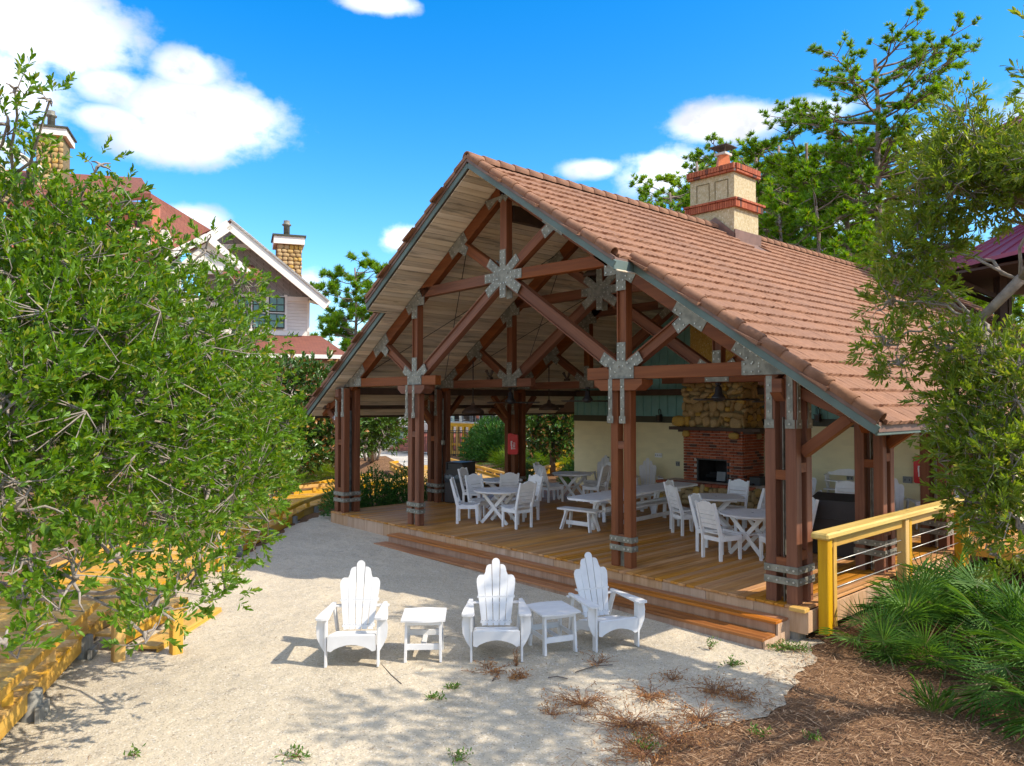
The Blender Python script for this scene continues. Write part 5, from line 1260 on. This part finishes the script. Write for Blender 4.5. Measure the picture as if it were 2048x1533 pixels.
for i, (px, py, L, lab) in enumerate(((610, 968, .8, 'bright palmetto behind the kerb left of the corner post, left one'), (655, 968, .8, 'bright palmetto behind the kerb right beside the corner post'), (1050, 935, .95, 'bright palmetto right of the round bush'), (1090, 938, .95, 'bright palmetto centre of the group left of the cream wall'), (1130, 945, .9, 'bright palmetto closest to the cream wall'), (1015, 945, .8, 'bright palmetto low in front of the round bush'))):
    q = onZ(px, py, -.27); palmetto(lab, tuple(q), 26, L, 'palmy', 1.0, group='bright palmettos behind the pavilion', stem=.6, blades=16)
# weeds & grass tufts on the sand
def weed(lab, loc, r, n_, mat, h=.10, L=.02, name='dead_weed', cat='weed', up=.5):
    t = thing(name, lab, cat, loc, 0, 'weeds on the sand'); m = MB(); pp, dd = [], []
    for k in range(n_):
        a = random.uniform(0, 2*PI); rr = r*random.uniform(.3, 1); e = Vector((math.cos(a)*rr, math.sin(a)*rr, random.uniform(.2, 1)*h)); pts = wander((0, 0, 0), e, 4, .15); m.tube(pts, [.004, .0035, .003, .002, .0015], 3, cap=False)
        for q in range(7):
            f = random.uniform(.3, 1); p = Vector((0, 0, 0)).lerp(e, f)+Vector((random.gauss(0, .012), random.gauss(0, .012), random.uniform(0, .02))); pp.append(p); dd.append(Vector(unit(1)[0])+Vector((0, 0, up)))
    m.build('stems', 'deadstem', t); k = len(pp); leafmesh('leaves', np.array(pp), np.array(dd), unit(k), L*RNG.uniform(.6, 1.4, k), L*.4, mat, t)
MT['deadstem'] = plain('dead_stem', (.22, .10, .045), .9, .2)
MT['greenstem'] = plain('green_stem', (.12, .16, .05), .8, .2)
W_ = [(980, 1345, .28, 26, 'low dead brown weed in front of the middle chair'), (1035, 1360, .14, 24, 'round tuft of orange dead weed right of the middle chair'), (1165, 1410, .36, 40, 'sprawling dead weed at the centre of the dappled sand'), (1300, 1395, .36, 34, 'dead weed patch left of the straw edge'), (1260, 1450, .46, 60, 'largest dead weed patch in the foreground'),
      (1290, 1510, .42, 50, 'dead weed cut by the bottom edge'), (1430, 1385, .34, 30, 'dead weed at the margin between sand and straw'), (1400, 1440, .40, 40, 'dead weed trailing onto the straw bed'), (1195, 1330, .26, 12, 'flat dead twiggy weed between the chairs and steps'), (1480, 1400, .3, 26, 'dead weed beside the straw bed edge'), (1345, 1360, .22, 14, 'thin dead weed below the steps'), (1100, 1430, .2, 12, 'thin dead weed left of the big patches'), (1340, 1480, .4, 40, 'reddish dead weed close to the straw at the bottom')]
for px, py, r, n_, lab in W_: weed(lab, tuple(onZ(px, py, -.445)), r*1.35, int(n_*1.35), 'deadw', h=.10, L=.028)
weed('tall reddish dead stalk in front of the middle chair', tuple(onZ(1033, 1335, -.44)), .05, 14, 'deadw', .26)
for px, py, r, n_, lab in ((870, 1400, .12, 10, 'olive moss-like weed left, in front of the side table'), (905, 1380, .12, 10, 'olive moss-like weed next to the left one'), (1420, 1300, .10, 6, 'thin green seedling beside the steps'), (1460, 1330, .2, 12, 'green creeping weed near the right end of the steps'), (1560, 1298, .30, 26, 'bright green weed at the foot of the steps'), (1590, 1300, .26, 20, 'bright green weed beside the corner footing'),
                           (1290, 1495, .2, 14, 'green leaves growing through the dead weed'), (590, 1515, .2, 12, 'small green weed at the bottom left of the sand'), (700, 1052, .16, 9, 'green sprig growing at the left fascia'), (270, 1510, .12, 6, 'small sprig at the far left sand'), (1520, 1470, .12, 8, 'green seedling on the straw'), (1630, 1480, .1, 6, 'single green seedling on the straw'), (920, 1520, .15, 10, 'yellow-green weed by the bottom edge')):
    weed(lab, tuple(onZ(px, py, gz(-1)+.01 if px > 800 else -.40)), r, n_, 'weed', h=.14 if px in (1420, 700) else .05, L=.04, name='green_weed')
t = thing('grass_tuft', 'spiky green grass tuft growing out of the pine straw', 'grass tuft', tuple(onZ(1868, 1425, -.47))); k = 70
d = unit(k); d[:, 2] = np.abs(d[:, 2])+.5; leafmesh('blades', np.zeros((k, 3))+RNG.normal(scale=.03, size=(k, 3))*[1, 1, 0], d, unit(k), RNG.uniform(.2, .42, k), .012, 'weed', t)
def stick(pts, lab, r=.006): q = [onZ(px, py, gz(-2)+.02) for px, py in pts]; b = q[0].copy(); o = MB().tube([x-b for x in q], [r, r*1.1, r][:len(q)] if len(q) == 3 else r, 5).build('twig', 'darkbark', None, Matrix.Translation(b)); tag(o, lab, 'twig', 'fallen twigs on the sand')
stick([(762, 1328), (782, 1350), (803, 1368)], 'long dark curved twig right of the left chair'); stick([(888, 1278), (910, 1268), (935, 1272)], 'dark twig behind the left side table', .01); stick([(1096, 1356), (1115, 1353), (1135, 1358)], 'short dark twig in front of the second side table'); stick([(985, 1362), (995, 1350), (1000, 1342)], 'short grey twig below the middle chair', .008)
stick([(1150, 1345), (1190, 1332), (1225, 1330)], 'branched dry twig toward the steps'); stick([(700, 1100), (712, 1092), (730, 1090)], 'thin twig on the shaded sand', .005)
# pines
def pine_mesh(h, cr, seed, nb_, needL, tuft=26, crown=.5, mats='needle', flat=.5, bare=.0, lean=(0, 0)):
    rs = random.Random(seed); W = MB(); tr = []
    for i in range(9):
        f = i/8; tr.append(Vector((lean[0]*f*h*.05+rs.uniform(-.12, .12)*f, lean[1]*f*h*.05+rs.uniform(-.12, .12)*f, f*h*.96)))
    r0 = h*.014+.03; W.tube(tr, [r0*(1-.75*(i/8)) for i in range(9)], 8)
    tp, td = [], []
    for b in range(nb_):
        f = 1-crown*(rs.random()**.8); z = f*h*.96; i = min(7, int(f*8)); base = tr[i].lerp(tr[i+1], f*8-i) if i < 8 else tr[8]
        prof = math.sin(min(1, (1-f)/crown*1.15+.22)*PI*.8)**.6; L = cr*prof*rs.uniform(.6, 1.05); az = rs.uniform(0, 2*PI)
        e = base+Vector((math.cos(az)*L, math.sin(az)*L, L*rs.uniform(-.05, .42)+.25)); p = [base, base.lerp(e, .35)+Vector((0, 0, -.04*L)), base.lerp(e, .7)+Vector((rs.uniform(-.1, .1)*L, rs.uniform(-.1, .1)*L, 0)), e]
        W.tube(p, [r0*.2, r0*.15, r0*.09, r0*.04], 5, cap=False)
        nsb = max(2, int(L*3.0))
        for q in range(nsb):
            g = rs.uniform(.4, 1); s0 = p[1].lerp(p[3], (g-.35)/.65) if g > .35 else p[1]; az2 = az+rs.uniform(-1.3, 1.3); l2 = L*rs.uniform(.15, .40)+.15
            s1 = s0+Vector((math.cos(az2)*l2, math.sin(az2)*l2, l2*rs.uniform(.0, .7))); W.tube([s0, s1], [r0*.08, r0*.03], 4, cap=False)
            for w_ in range(rs.randint(3, 5)):
                tp.append(s1.lerp(s0, rs.uniform(0, .45))+Vector((rs.uniform(-.12, .12), rs.uniform(-.12, .12), rs.uniform(-.05, .12)))); td.append((s1-s0).normalized()+Vector((0, 0, .5)))
    tp = np.array([list(v) for v in tp]); td = np.array([list(v) for v in td]); n_ = len(tp)*tuft
    d = unit(n_)+np.repeat(td, tuft, 0)*.75; return W, np.repeat(tp, tuft, 0), d, n_, needL
def pine(name, lab, base, h, cr, seed, nb_, needL=.34, tuft=26, crown=.5, mat='needle', group=None, lean=(0, 0), W_=.045):
    t = thing(name, lab, 'pine tree', base, 0, group); W, p, d, n_, nl = pine_mesh(h, cr, seed, nb_, needL, tuft, crown, lean=lean)
    W.build('trunk', 'pinebark', t); leafmesh('crown', p, d, unit(n_), nl*RNG.uniform(.7, 1.1, n_), W_, mat, t, fold=False); return t
def base_at(px, d): q = P(px, 800, d); return (q.x, q.y, gz(q.x))
pine('pine_tree', 'tall sparse pine rising highest at the right behind the roof', base_at(1752, 34), 19.2, 3.9, 5, 64, .27, 28, .38, lean=(.25, .1), W_=.055)
pine('pine_tree', 'rounded pine standing alone between the white hotel and the gable', base_at(712, 50), 12.3, 2.6, 9, 54, .42, 30, .62, W_=.07)
PB = [(1345, 40, 14.6, 2.4), (1400, 44, 17.6, 3.0), (1455, 48, 19.6, 3.4), (1515, 40, 17.0, 3.2), (1560, 44, 18.6, 3.5), (1615, 38, 16.6, 3.3), (1660, 43, 18.3, 3.5), (1700, 36, 15.9, 3.2), (1735, 46, 19.0, 3.5), (1590, 52, 19.3, 3.6), (1490, 54, 19.5, 3.6), (1640, 32, 12.3, 2.8), (1565, 33, 11.8, 2.6)]
lab_ = ['leftmost pine of the grove, left of the chimney', 'pine directly behind the chimney pot', 'pine behind the chimney shaft', 'pine immediately right of the chimney', 'second pine right of the chimney, broad crowned', 'pine in the middle of the grove above the roof ridge', 'pine in the grove with tall dense crown', 'pine beside the tall sparse pine trunk', 'dense pine behind the tall sparse trunk', 'far pine at the back of the grove, centre', 'far pine at the back of the grove, left', 'lower pine just over the roof ridge, right', 'lower pine just over the roof ridge, left']
for i, (px, d, h, cr) in enumerate(PB): pine('pine_tree', lab_[i], base_at(px, d), h, cr, 20+i, 62, .30, 24, .70 if h < 17 else .62, 'needle2' if i % 3 == 1 else 'needle', 'pine grove behind the roof', W_=.062)
for i, (px, d, h, cr) in enumerate(((1790, 44, 14, 3.4), (1850, 50, 13, 3.4), (1905, 42, 11.5, 3.0), (1960, 46, 10.5, 3.0), (2030, 48, 12, 3.2), (2100, 40, 17, 3.4), (2185, 30, 15.8, 3.2), (1830, 60, 12, 3))):
    pine('pine_tree', ['pine seen between the oak leaves, left', 'pine seen between the oak leaves, centre', 'yellow-green pine under the maroon roof', 'yellow-green pine behind the tower posts', 'pine at the right edge low', 'pine just off the right edge', 'pine whose boughs enter the top right corner', 'distant pine low behind the oak'][i], base_at(px, d), h, cr, 60+i, 34, .38, 20, .62 if i != 6 else .5, 'needle2' if i in (2, 3) else 'needle', 'pines at the right', W_=.06)
for i, (px, d, h, cr) in enumerate(((650, 62, 7.5, 2.6), (690, 58, 6.8, 2.4), (735, 46, 5.6, 2.0), (760, 60, 8.2, 3), (580, 60, 5, 2.5))):
    pine('pine_tree', ['low distant pine right of the hotel eave', 'low distant pine below the lone pine', 'grey-green bushy tree below the lone pine', 'distant pine hidden behind the left roof edge', 'low pine behind the hotel porch roof'][i], base_at(px, d), h, cr, 90+i, 30, .4, 20, .9, 'moss' if i == 2 else 'needle', 'low trees beyond the hotel', W_=.07)
# far-off tree belt
fb_ = []; n_ = 2300
ang = RNG.uniform(-.62, .75, n_); dd_ = RNG.uniform(75, 95, n_); z_ = RNG.random(n_)**1.4*np.where(ang < -.1, 5.0, 9.0)
fhv = np.array([FH.x, FH.y]); rtv = np.array([RT.x, RT.y]); xy = np.array([CAM.x, CAM.y])+(fhv[None]*np.cos(ang)[:, None]+rtv[None]*np.sin(ang)[:, None])*dd_[:, None]
p = np.concatenate([xy, (z_+.2)[:, None]], 1); p = np.repeat(p, 10, 0)+RNG.normal(scale=.9, size=(n_*10, 3))
tag(leafmesh('distant_wood', p, unit(n_*10), unit(n_*10), RNG.uniform(.6, 1.3, n_*10), .7, 'needle'), kind='stuff')

# ================================================================== HOTEL (left background)
HD = 38.0
HY = ray(480, 800); HY.z = 0; HY.normalize(); HX = Vector((HY.y, -HY.x, 0)); HO = Vector((CAM.x, CAM.y, 0))+HY*HD
def hpt(px, py, d): r = ray(px, py); q = CAM+r*((HD+d)/r.dot(HY))-HO; return Vector((q.dot(HX), d, q.z))
ht = thing('hotel', 'cream hotel with red shingle roofs and white gables behind the left tree', 'building', HO, 0)
HM = XF((0, 0, 0), HX, HY, (0, 0, 1))
def hbox(name, px0, px1, py0, py1, d0, d1, mat, par=None, bev=0):
    pm_ = (px0+px1)/2; u0, u1, z0, z1 = hpt(px0, 700, d0).x, hpt(px1, 700, d0).x, hpt(pm_, py1, d0).z, hpt(pm_, py0, d0).z
    return MB().box(((u0+u1)/2, (d0+d1)/2, (z0+z1)/2), (u1-u0, d1-d0, z1-z0), bev=bev).build(name, mat, par or ht, HM if par is None or par is ht else None)
def hpoly(name, pts, d, th, mat, par=None):
    q = [hpt(a, b, d) for a, b in pts]; return MB().prism([(v.x, v.z) for v in q][::-1], HM @ XF((0, d+th, 0), (1, 0, 0), (0, 0, 1), (0, -1, 0)), th).build(name, mat, par or ht)
def hroof(name, pts, mat, th=.25):   # pts (px,py,depth)
    top = [hpt(a, b, d) for a, b, d in pts]; n_ = len(top)
    bot = [p-Vector((0, 0, th)) for p in top]
    m = MB(); m.add(top+bot, [tuple(range(n_)), tuple(range(n_, 2*n_))[::-1]]+[(i, n_+i, n_+(i+1) % n_, (i+1) % n_) for i in range(n_)]); return m.build(name, mat, ht, HM)
wing = hbox('wall', 330, 618, 600, 800, .3, 9, 'hsiding')
hpoly('gable_wall', [(400, 605), (618, 605), (618, 590), (470, 470), (400, 520)], .3, .3, 'greyshake')
for i in range(13):
    hbox('siding_board', 566, 616, 602+i*6.4, 602+i*6.4+6.0, .25, .3, 'hsiding', wing)
hbox('corner_trim', 614, 619, 598, 672, .2, .34, 'hwhite', wing); hbox('frieze_trim', 480, 619, 592, 601, .2, .34, 'hwhite', wing); hbox('base_trim', 480, 619, 662, 671, .2, .34, 'hwhite', wing)
hpoly('gable_brace', [(418, 498), (520, 498), (508, 488), (440, 488)], .0, .25, 'hwhite')
hpoly('gable_shakes', [(425, 487), (505, 487), (462, 458)], -.02, .2, 'greyshake')
for (a, b, c, e) in ((505, 530, 0, 0), (538, 568, 0, 0), (475, 500, 0, 0)):
    for (y0, y1) in ((595, 624), (628, 656)):
        w1 = hbox('window', a-1, b+1, y0-1, y1+1, .14, .24, 'band', ht); hbox('pane', a+1.5, b-1.5, y0+1.5, y1-1.5, .10, .13, 'glass', w1)
        hbox('glazing_bar', (a+b)/2-.6, (a+b)/2+.6, y0+1, y1-1, .06, .1, 'band', w1); hbox('glazing_bar', a+1, b-1, (y0+y1)/2-.6, (y0+y1)/2+.6, .05, .09, 'band', w1)
hbox('window_surround', 498, 506, 590, 662, .16, .3, 'hwhite'); hbox('window_surround', 530, 538, 590, 662, .16, .3, 'hwhite'); hbox('window_surround', 567, 574, 590, 662, .16, .3, 'hwhite')
hbox('window_surround', 470, 572, 624, 628, .15, .3, 'hwhite')
def rake(a, b, d0, th=.5, w_=.42, mt='hwhite'):
    pa = hpt(a[0], a[1], d0); pb = hpt(b[0], b[1], d0); n2 = (pb-pa).normalized()
    m = MB(); m.bar(pa, pb, th, w_, up=(0, 0, 1)); return m.build('rake_board', mt, ht, HM)
rake((460, 450), (655, 612), -1.0, .16, .48); rake((460, 450), (380, 504), -1.0, .16, .48)
rake((460, 441), (657, 604), -.9, .5, .08, 'greyshake')
rake((415, 474), (505, 594), -1.6, .14, .32) if False else rake((415, 474), (498, 548), -1.6, .14, .3); rake((415, 474), (312, 524), -1.6, .14, .3)
hpoly('small_gable_wall', [(335, 548), (490, 548), (415, 482)], -1.4, .2, 'hsiding')
hbox('small_gable_trim', 400, 480, 533, 541, -1.5, -1.35, 'hwhite')
hroof('roof', [(400, 470, 6), (460, 440, -1), (657, 606, -1), (600, 590, 8)], 'redshingle'); hroof('eave_soffit', [(618, 600, -1), (655, 611, -1), (640, 606, 8), (612, 600, 8)], 'htan', .12)
hroof('roof', [(225, 440, 2), (300, 405, 9), (425, 462, 9), (415, 474, -1.4), (312, 524, -1.4), (150, 530, -1)], 'redshingle')
hroof('roof', [(445, 548, -2.2), (530, 552, -2.2), (505, 530, -.2), (455, 530, -.2)], 'redshingle', .2)
hroof('porch_roof', [(440, 705, -4.5), (700, 712, -4.5), (640, 672, .3), (440, 668, .3)], 'redshingle', .25)
hbox('porch_fascia', 440, 698, 708, 716, -4.6, -4.4, 'hwhite'); hbox('porch_beam', 440, 690, 717, 740, -4.2, -3.9, 'htan'); 
for px in (612, 520): hbox('porch_column', px, px+12, 738, 800, -4.2, -3.8, 'salmon')
hroof('roof', [(-250, 420, -2), (-150, 330, 4), (283, 356, 4), (302, 386, -2)], 'redshingle', .3); hbox('roof_fascia', -250, 300, 384, 392, -2.1, -1.9, 'flash'); hbox('eave_soffit', -250, 290, 392, 405, -1.7, 0, 'htan')
hbox('wall', -250, 334, 405 if False else 440, 800, .5, 9, 'hsiding'); hroof('roof', [(262, 520, .4), (300, 386, 3.5), (425, 462, 8.5), (330, 520, .4)], 'redshingle', .3)
for k, (a, b) in enumerate(((20, 40), (85, 105), (195, 215), (240, 255), (300, 315))): hbox('column', a, b, 410, 620, -1.5, -1.0, 'salmon')
for k in range(8): hbox('shadowed_window', -220+k*58, -190+k*58, 430, 500, .4, .49, 'black', ht)
for k in range(9): hbox('shadowed_window', -220+k*62, -185+k*62, 560, 640, .2 if k < 9 else .2, .29, 'black', ht)
hbox('balcony_rail', -200, 330, 545, 549, -1.5, -1.4, 'whitep'); hbox('balcony_floor', -200, 330, 585, 592, -1.5, .4, 'hwhite')
m = MB()
for k in range(90): q = hpt(-200+k*5.9, 566, -1.45); m.box(q, (.03, .03, .85))
m.build('balusters', 'whitep', ht, HM)
hpoly('gable_wall', [(-120, 400), (60, 400), (-30, 290)], -.9, .3, 'htan'); rake((-28, 286), (82, 392), -1.5, .3, .3) if False else rake((-10, 282), (86, 345), -2.2, .14, .34)
def hchim(px0, px1, ptop, pbot, d, capn, lab_):
    c = hbox('stone_chimney', px0, px1, ptop, pbot, d, d+1.5, 'stonemortar'); u0, u1 = hpt(px0, 700, d).x, hpt(px1, 700, d).x; z0, z1 = hpt((px0+px1)/2, pbot, d).z, hpt((px0+px1)/2, ptop, d).z
    z = z0
    while z < z1-.1:
        hgt = random.uniform(.18, .3); x = u0
        while x < u1-.05:
            w_ = random.uniform(.2, .36); w_ = min(w_, u1-x+.02)
            o = link('stone', random.choice(rocks), c, Matrix.Translation((x+w_/2, d, z+hgt/2)) @ Matrix.Diagonal((w_*.52, .08, hgt*.52, 1))); x += w_
        z += hgt*.95
    hbox('chimney_cap', px0-6, px1+6, ptop-16, ptop, d-.2, d+1.7, 'hwhite', c); hbox('cap_top', px0-9, px1+9, ptop-19, ptop-15.5, d-.28, d+1.8, 'band', c)
    cx_ = (u0+u1)/2; MB().lathe([(.16, 0), (.16, .55), (.24, .6), (.24, .66), (.16, .7), (.16, .85), (0, .87)], (cx_-.1, d+.7, hpt((px0+px1)/2, ptop-19, d).z), 10).build('flue', 'steel', c)
    for ch_ in c.children: 
        pass
hchim(552, 602, 488, 590, 3.0, 1, ''); hchim(66, 120, 268, 400, 1.0, 1, '')

# ================================================================== MAROON ROOFED TOWER (right)
TD = 25.0; tk = TD/FPX; q = P(2210, 800, TD)
tw = thing('tower', 'dark timber tower with two maroon metal roofs behind the oak at the right edge', 'tower', (q.x, q.y, -.5), 0)
def pyr(z0, z1, r0, r1, name, ov=.12):
    n_ = 8; m = MB(); a0 = PI/8+.2; vs = []
    for (r, z) in ((r0, z0), (r1, z1), (r1, z1-.1), (r0, z0-ov)): vs += [(r*math.cos(a0+j*PI/4), r*math.sin(a0+j*PI/4), z+.5) for j in range(n_)]
    m.add(vs, [(k*n_+j, k*n_+(j+1) % n_, ((k+1) % 4)*n_+(j+1) % n_, ((k+1) % 4)*n_+j) for k in range(4) for j in range(n_)])
    o = m.build(name, 'purple', tw)
    for j in range(n_):
        a = Vector((r0*math.cos(a0+j*PI/4), r0*math.sin(a0+j*PI/4), z0+.5)); b = Vector((r0*math.cos(a0+(j+1)*PI/4), r0*math.sin(a0+(j+1)*PI/4), z0+.5)); a1 = Vector((r1*math.cos(a0+j*PI/4), r1*math.sin(a0+j*PI/4), z1+.5)); b1 = Vector((r1*math.cos(a0+(j+1)*PI/4), r1*math.sin(a0+(j+1)*PI/4), z1+.5))
        for f in (0, .2, .4, .6, .8): MB().bar(a.lerp(b, f)+Vector((0, 0, .02)), a1.lerp(b1, f)+Vector((0, 0, .02)), .04, .05).build('standing_seam', 'purple', o)
    return o
pyr(7.2, 8.9, 5.2, 1.9, 'lower_roof'); pyr(11.5, 13.4, 4.0, .2, 'upper_roof')
for j in range(8):
    a = PI/8+.2+j*PI/4; c_, s_ = math.cos(a), math.sin(a)
    for e in (-.17, .17): MB().box((3.0*c_-e*s_, 3.0*s_+e*c_, 3.85), (.22, .22, 7.7), Matrix.Rotation(a, 3, 'Z')).build('post', 'darkbrown', tw)
    beam('bracket', (3.0*c_, 3.0*s_, 6.7), (4.7*c_, 4.7*s_, 7.55), .16, .16, 'darkbrown', tw)
    MB().box((1.9*c_, 1.9*s_, 10.3), (.2, .2, 4.6)).build('upper_post', 'darkbrown', tw)
m = MB(); m.lathe([(2.0, 8.9), (2.0, 11.4)], n=8); m.build('upper_wall', 'teal', tw)
m = MB(); m.lathe([(3.2, 3.2), (3.2, 3.4)], n=8); m.build('floor_ring', 'darkbrown', tw); m = MB(); m.lathe([(4.9, 7.42), (4.9, 7.5)], n=8, smooth=False); m.build('ceiling', 'darkbrown', tw)

# ================================================================== REAR BACKGROUND THROUGH THE PAVILION
fn = thing('pool_fence', 'black iron picket fence around the pool behind the pavilion', 'fence')
fpts = [(-41, 19.2), (-34.5, 16.2), (-30.2, 15.4), (-27.2, 17.2), (-25.2, 18.4), (-22.5, 20.5)]; rails = MB(); posts_ = []; pick = []
for (a, b) in zip(fpts[:-1], fpts[1:]):
    A = Vector((a[0], a[1], -.26)); B = Vector((b[0], b[1], -.26)); L = (B-A).length
    for z in (.12, 1.30, 1.42): rails.bar(A+Vector((0, 0, z)), B+Vector((0, 0, z)), .03, .035)
    for k in range(int(L/.13)): pick.append(A.lerp(B, k*.13/L))
    MB().box((0, 0, .75), (.07, .07, 1.5)).build('fence_post', 'black', fn, Matrix.Translation(A))
rails.build('rail', 'black', fn); pm = MB().box((0, 0, .73), (.02, .02, 1.42)).mesh('picket', 'black')
for q in pick[:200]: link('picket', pm, fn, Matrix.Translation(q))
# raised yellow deck beyond
rd = thing('raised_deck', 'raised yellow timber deck on posts beyond the pool fence', 'deck')
ra0, ra1 = P(880, 860, 44), P(1020, 860, 40); zt = 1.45
for k in range(12):
    q = Vector(ra0).lerp(ra1, k/11); MB().box((0, 0, 0), (.16, .16, 1.7), bev=.01).build('post', 'yellowz', rd, Matrix.Translation((q.x, q.y, .55)))
for z, h_ in ((zt, .2), (.35, .14), (-.1, .2)): beam('beam', (ra0.x, ra0.y, z), (ra1.x, ra1.y, z), .1, h_, 'yellow', rd)
ax = (ra1-ra0); ax.z = 0; ax.normalize(); ay = Vector((-ax.y, ax.x, 0))
MB().prism([(0, 0), ((ra1-ra0).length, 0), ((ra1-ra0).length, 5), (0, 5)], XF((ra0.x, ra0.y, zt+.1), ax, ay, (0, 0, 1)), .05).build('platform', 'concrete', rd)
beam('beam', tuple(P(1125, 845, 33))[:2]+(1.35,), tuple(P(1175, 845, 33))[:2]+(1.35,), .2, .25, 'yellow', rd)
for px in (1125, 1172): q = P(px, 845, 33); MB().box((q.x, q.y, .7), (.2, .2, 1.3)).build('post', 'yellowz', rd)
def chairlet(px, d, z, lab, mt='whitep', rz=0):
    q = P(px, 840, d); t = thing('pool_chair', lab, 'chair', (q.x, q.y, z), rz, 'chairs on the raised deck')
    MB().box((0, 0, .4), (.5, .5, .05)).build('seat', mt, t); MB().box((0, .24, .75), (.5, .05, .7), Matrix.Rotation(R(-12), 3, 'X')).build('backrest', mt, t)
    m = MB()
    for a in (-.22, .22):
        for b in (-.22, .22): m.box((a, b, .2), (.04, .04, .4))
    m.build('legs', 'greyplate', t)
chairlet(933, 43.5, 1.6, 'white chair on the raised deck, leftmost', rz=1); chairlet(955, 43, 1.6, 'white chair on the raised deck, second', rz=2); chairlet(975, 43, 1.6, 'white chair on the raised deck above the round bush', rz=.5); chairlet(1003, 42, 1.6, 'tall-backed cream chair near the rear post', 'cream', 1.5)
# buildings beyond
def facade(name, lab, px0, px1, d, z0, z1, mat, boards=None, extra=None):
    a, b = P(px0, 800, d), P(px1, 800, d); t = thing(name, lab, 'building', (a.x, a.y, 0)); L = (b-a).length; ax_ = (b-a); ax_.z = 0; ax_.normalize(); ay_ = Vector((-ax_.y, ax_.x, 0)); M = XF((0, 0, 0), ax_, ay_, (0, 0, 1))
    wl_ = MB().box((L/2, 2.5, (z0+z1)/2), (L, 5, z1-z0)).build('wall', mat, t, M)
    if boards:
        k = 0; z = z0+.1
        while z < z1-.05 and k < 60: MB().box((L/2, -.02, z), (L, .04, .05)).build('siding_board', boards, wl_, Matrix()); z += .32; k += 1
    return t, M, L
MT['paleteal'] = plain('pale_teal_siding', (.30, .46, .46), .7, .06); MT['poolblue'] = plain('pool_blue', (.05, .30, .33), .3, .05); MT['redslope'] = plain('brick_red_mulch', (.26, .075, .05), .95, .2, 3)
t, M, L = facade('pool_house', 'pale teal sided pool house seen between the left posts', 770, 905, 52, -.3, 5.0, 'paleteal', 'whitep'); hbw = MB().box((1.6, -.08, 2.0), (1.3, .08, 1.9)).build('door', 'whitep', t, M); MB().box((3.6, -.08, 2.1), (.9, .08, 1.4)).build('window', 'black', t, M)
t, M, L = facade('restaurant', 'dark louvred restaurant front behind the raised deck', 905, 1075, 54, -.3, 5.5, 'darkbrown')
for k in range(10): MB().box((L/2, -.1, .6+k*.45), (L*.96, .08, .07)).build('louvre', 'greyplate', t, M)
for k in range(5): MB().box((L*.1+k*L*.2, -.25, 2), (.2, .2, 4.5)).build('column', 'salmon' if k % 2 else 'hwhite', t, M)
q0, q1 = P(770, 880, 47), P(900, 880, 45); bkm = MB(); ax = (q1-q0); ax.z = 0; L = ax.length; ax.normalize(); ay = Vector((-ax.y, ax.x, 0))
o = MB().add([(0, 0, -.3), (L, 0, -.3), (L, 3.5, 1.0), (0, 3.5, 1.0), (0, 6, 1.0), (L, 6, 1.0)], [(0, 1, 2, 3), (3, 2, 5, 4)]).build('mulch_bank', 'redslope', None, XF((q0.x, q0.y, 0), ax, ay, (0, 0, 1))); tag(o, kind='structure')
o = MB().box((L/2, 3.2, 1.1), (L, .4, .5)).build('pool_wall', 'hwhite', None, XF((q0.x, q0.y, 0), ax, ay, (0, 0, 1))); tag(o, 'low white pool wall on the red bank beyond the fence', 'wall')
b = P(1000, 880, 44); b.z = -.3; m = MB()
m.tube([b, b+Vector((0, 0, .9)), b+RT*-.3+Vector((0, 0, 1.6))], [.26, .22, .2], 8); k0 = b+RT*-.3+Vector((0, 0, 1.6))
m.tube([k0, k0+RT*-.9+Vector((0, 0, .3)), k0+RT*-1.6+Vector((0, 0, .5)), k0+RT*-2.3+Vector((0, 0, 1.2))], [.22, .17, .14, .1], 7); m.tube([k0, k0+RT*-.15+Vector((0, 0, .6)), k0+RT*-.5+Vector((0, 0, 1.5)), k0+RT*-.8+Vector((0, 0, 2.4))], [.22, .17, .13, .1], 7); m.tube([k0, k0+RT*.5+Vector((0, 0, .8)), k0+RT*1.2+Vector((0, 0, 1.5))], [.2, .15, .1], 7)
broad = thing('gnarled_tree', 'bare gnarled pale-barked tree limbs behind the round bush', 'tree', b); o = m.build('trunk', 'darkbark', broad, Matrix.Translation(-b))
kk = 1500; cc_ = np.array(k0)+np.array([0, 0, 2.8]); pp = cc_+unit(kk)*RNG.random(kk)[:, None]**.4*np.array([2.6, 2.6, 1.1]); pos, dr, nm = twig_leaves(pp, unit(kk), 7, .3, .15); leafmesh('crown', pos-np.array(b), dr, nm, .15, .06, 'shrub', broad)
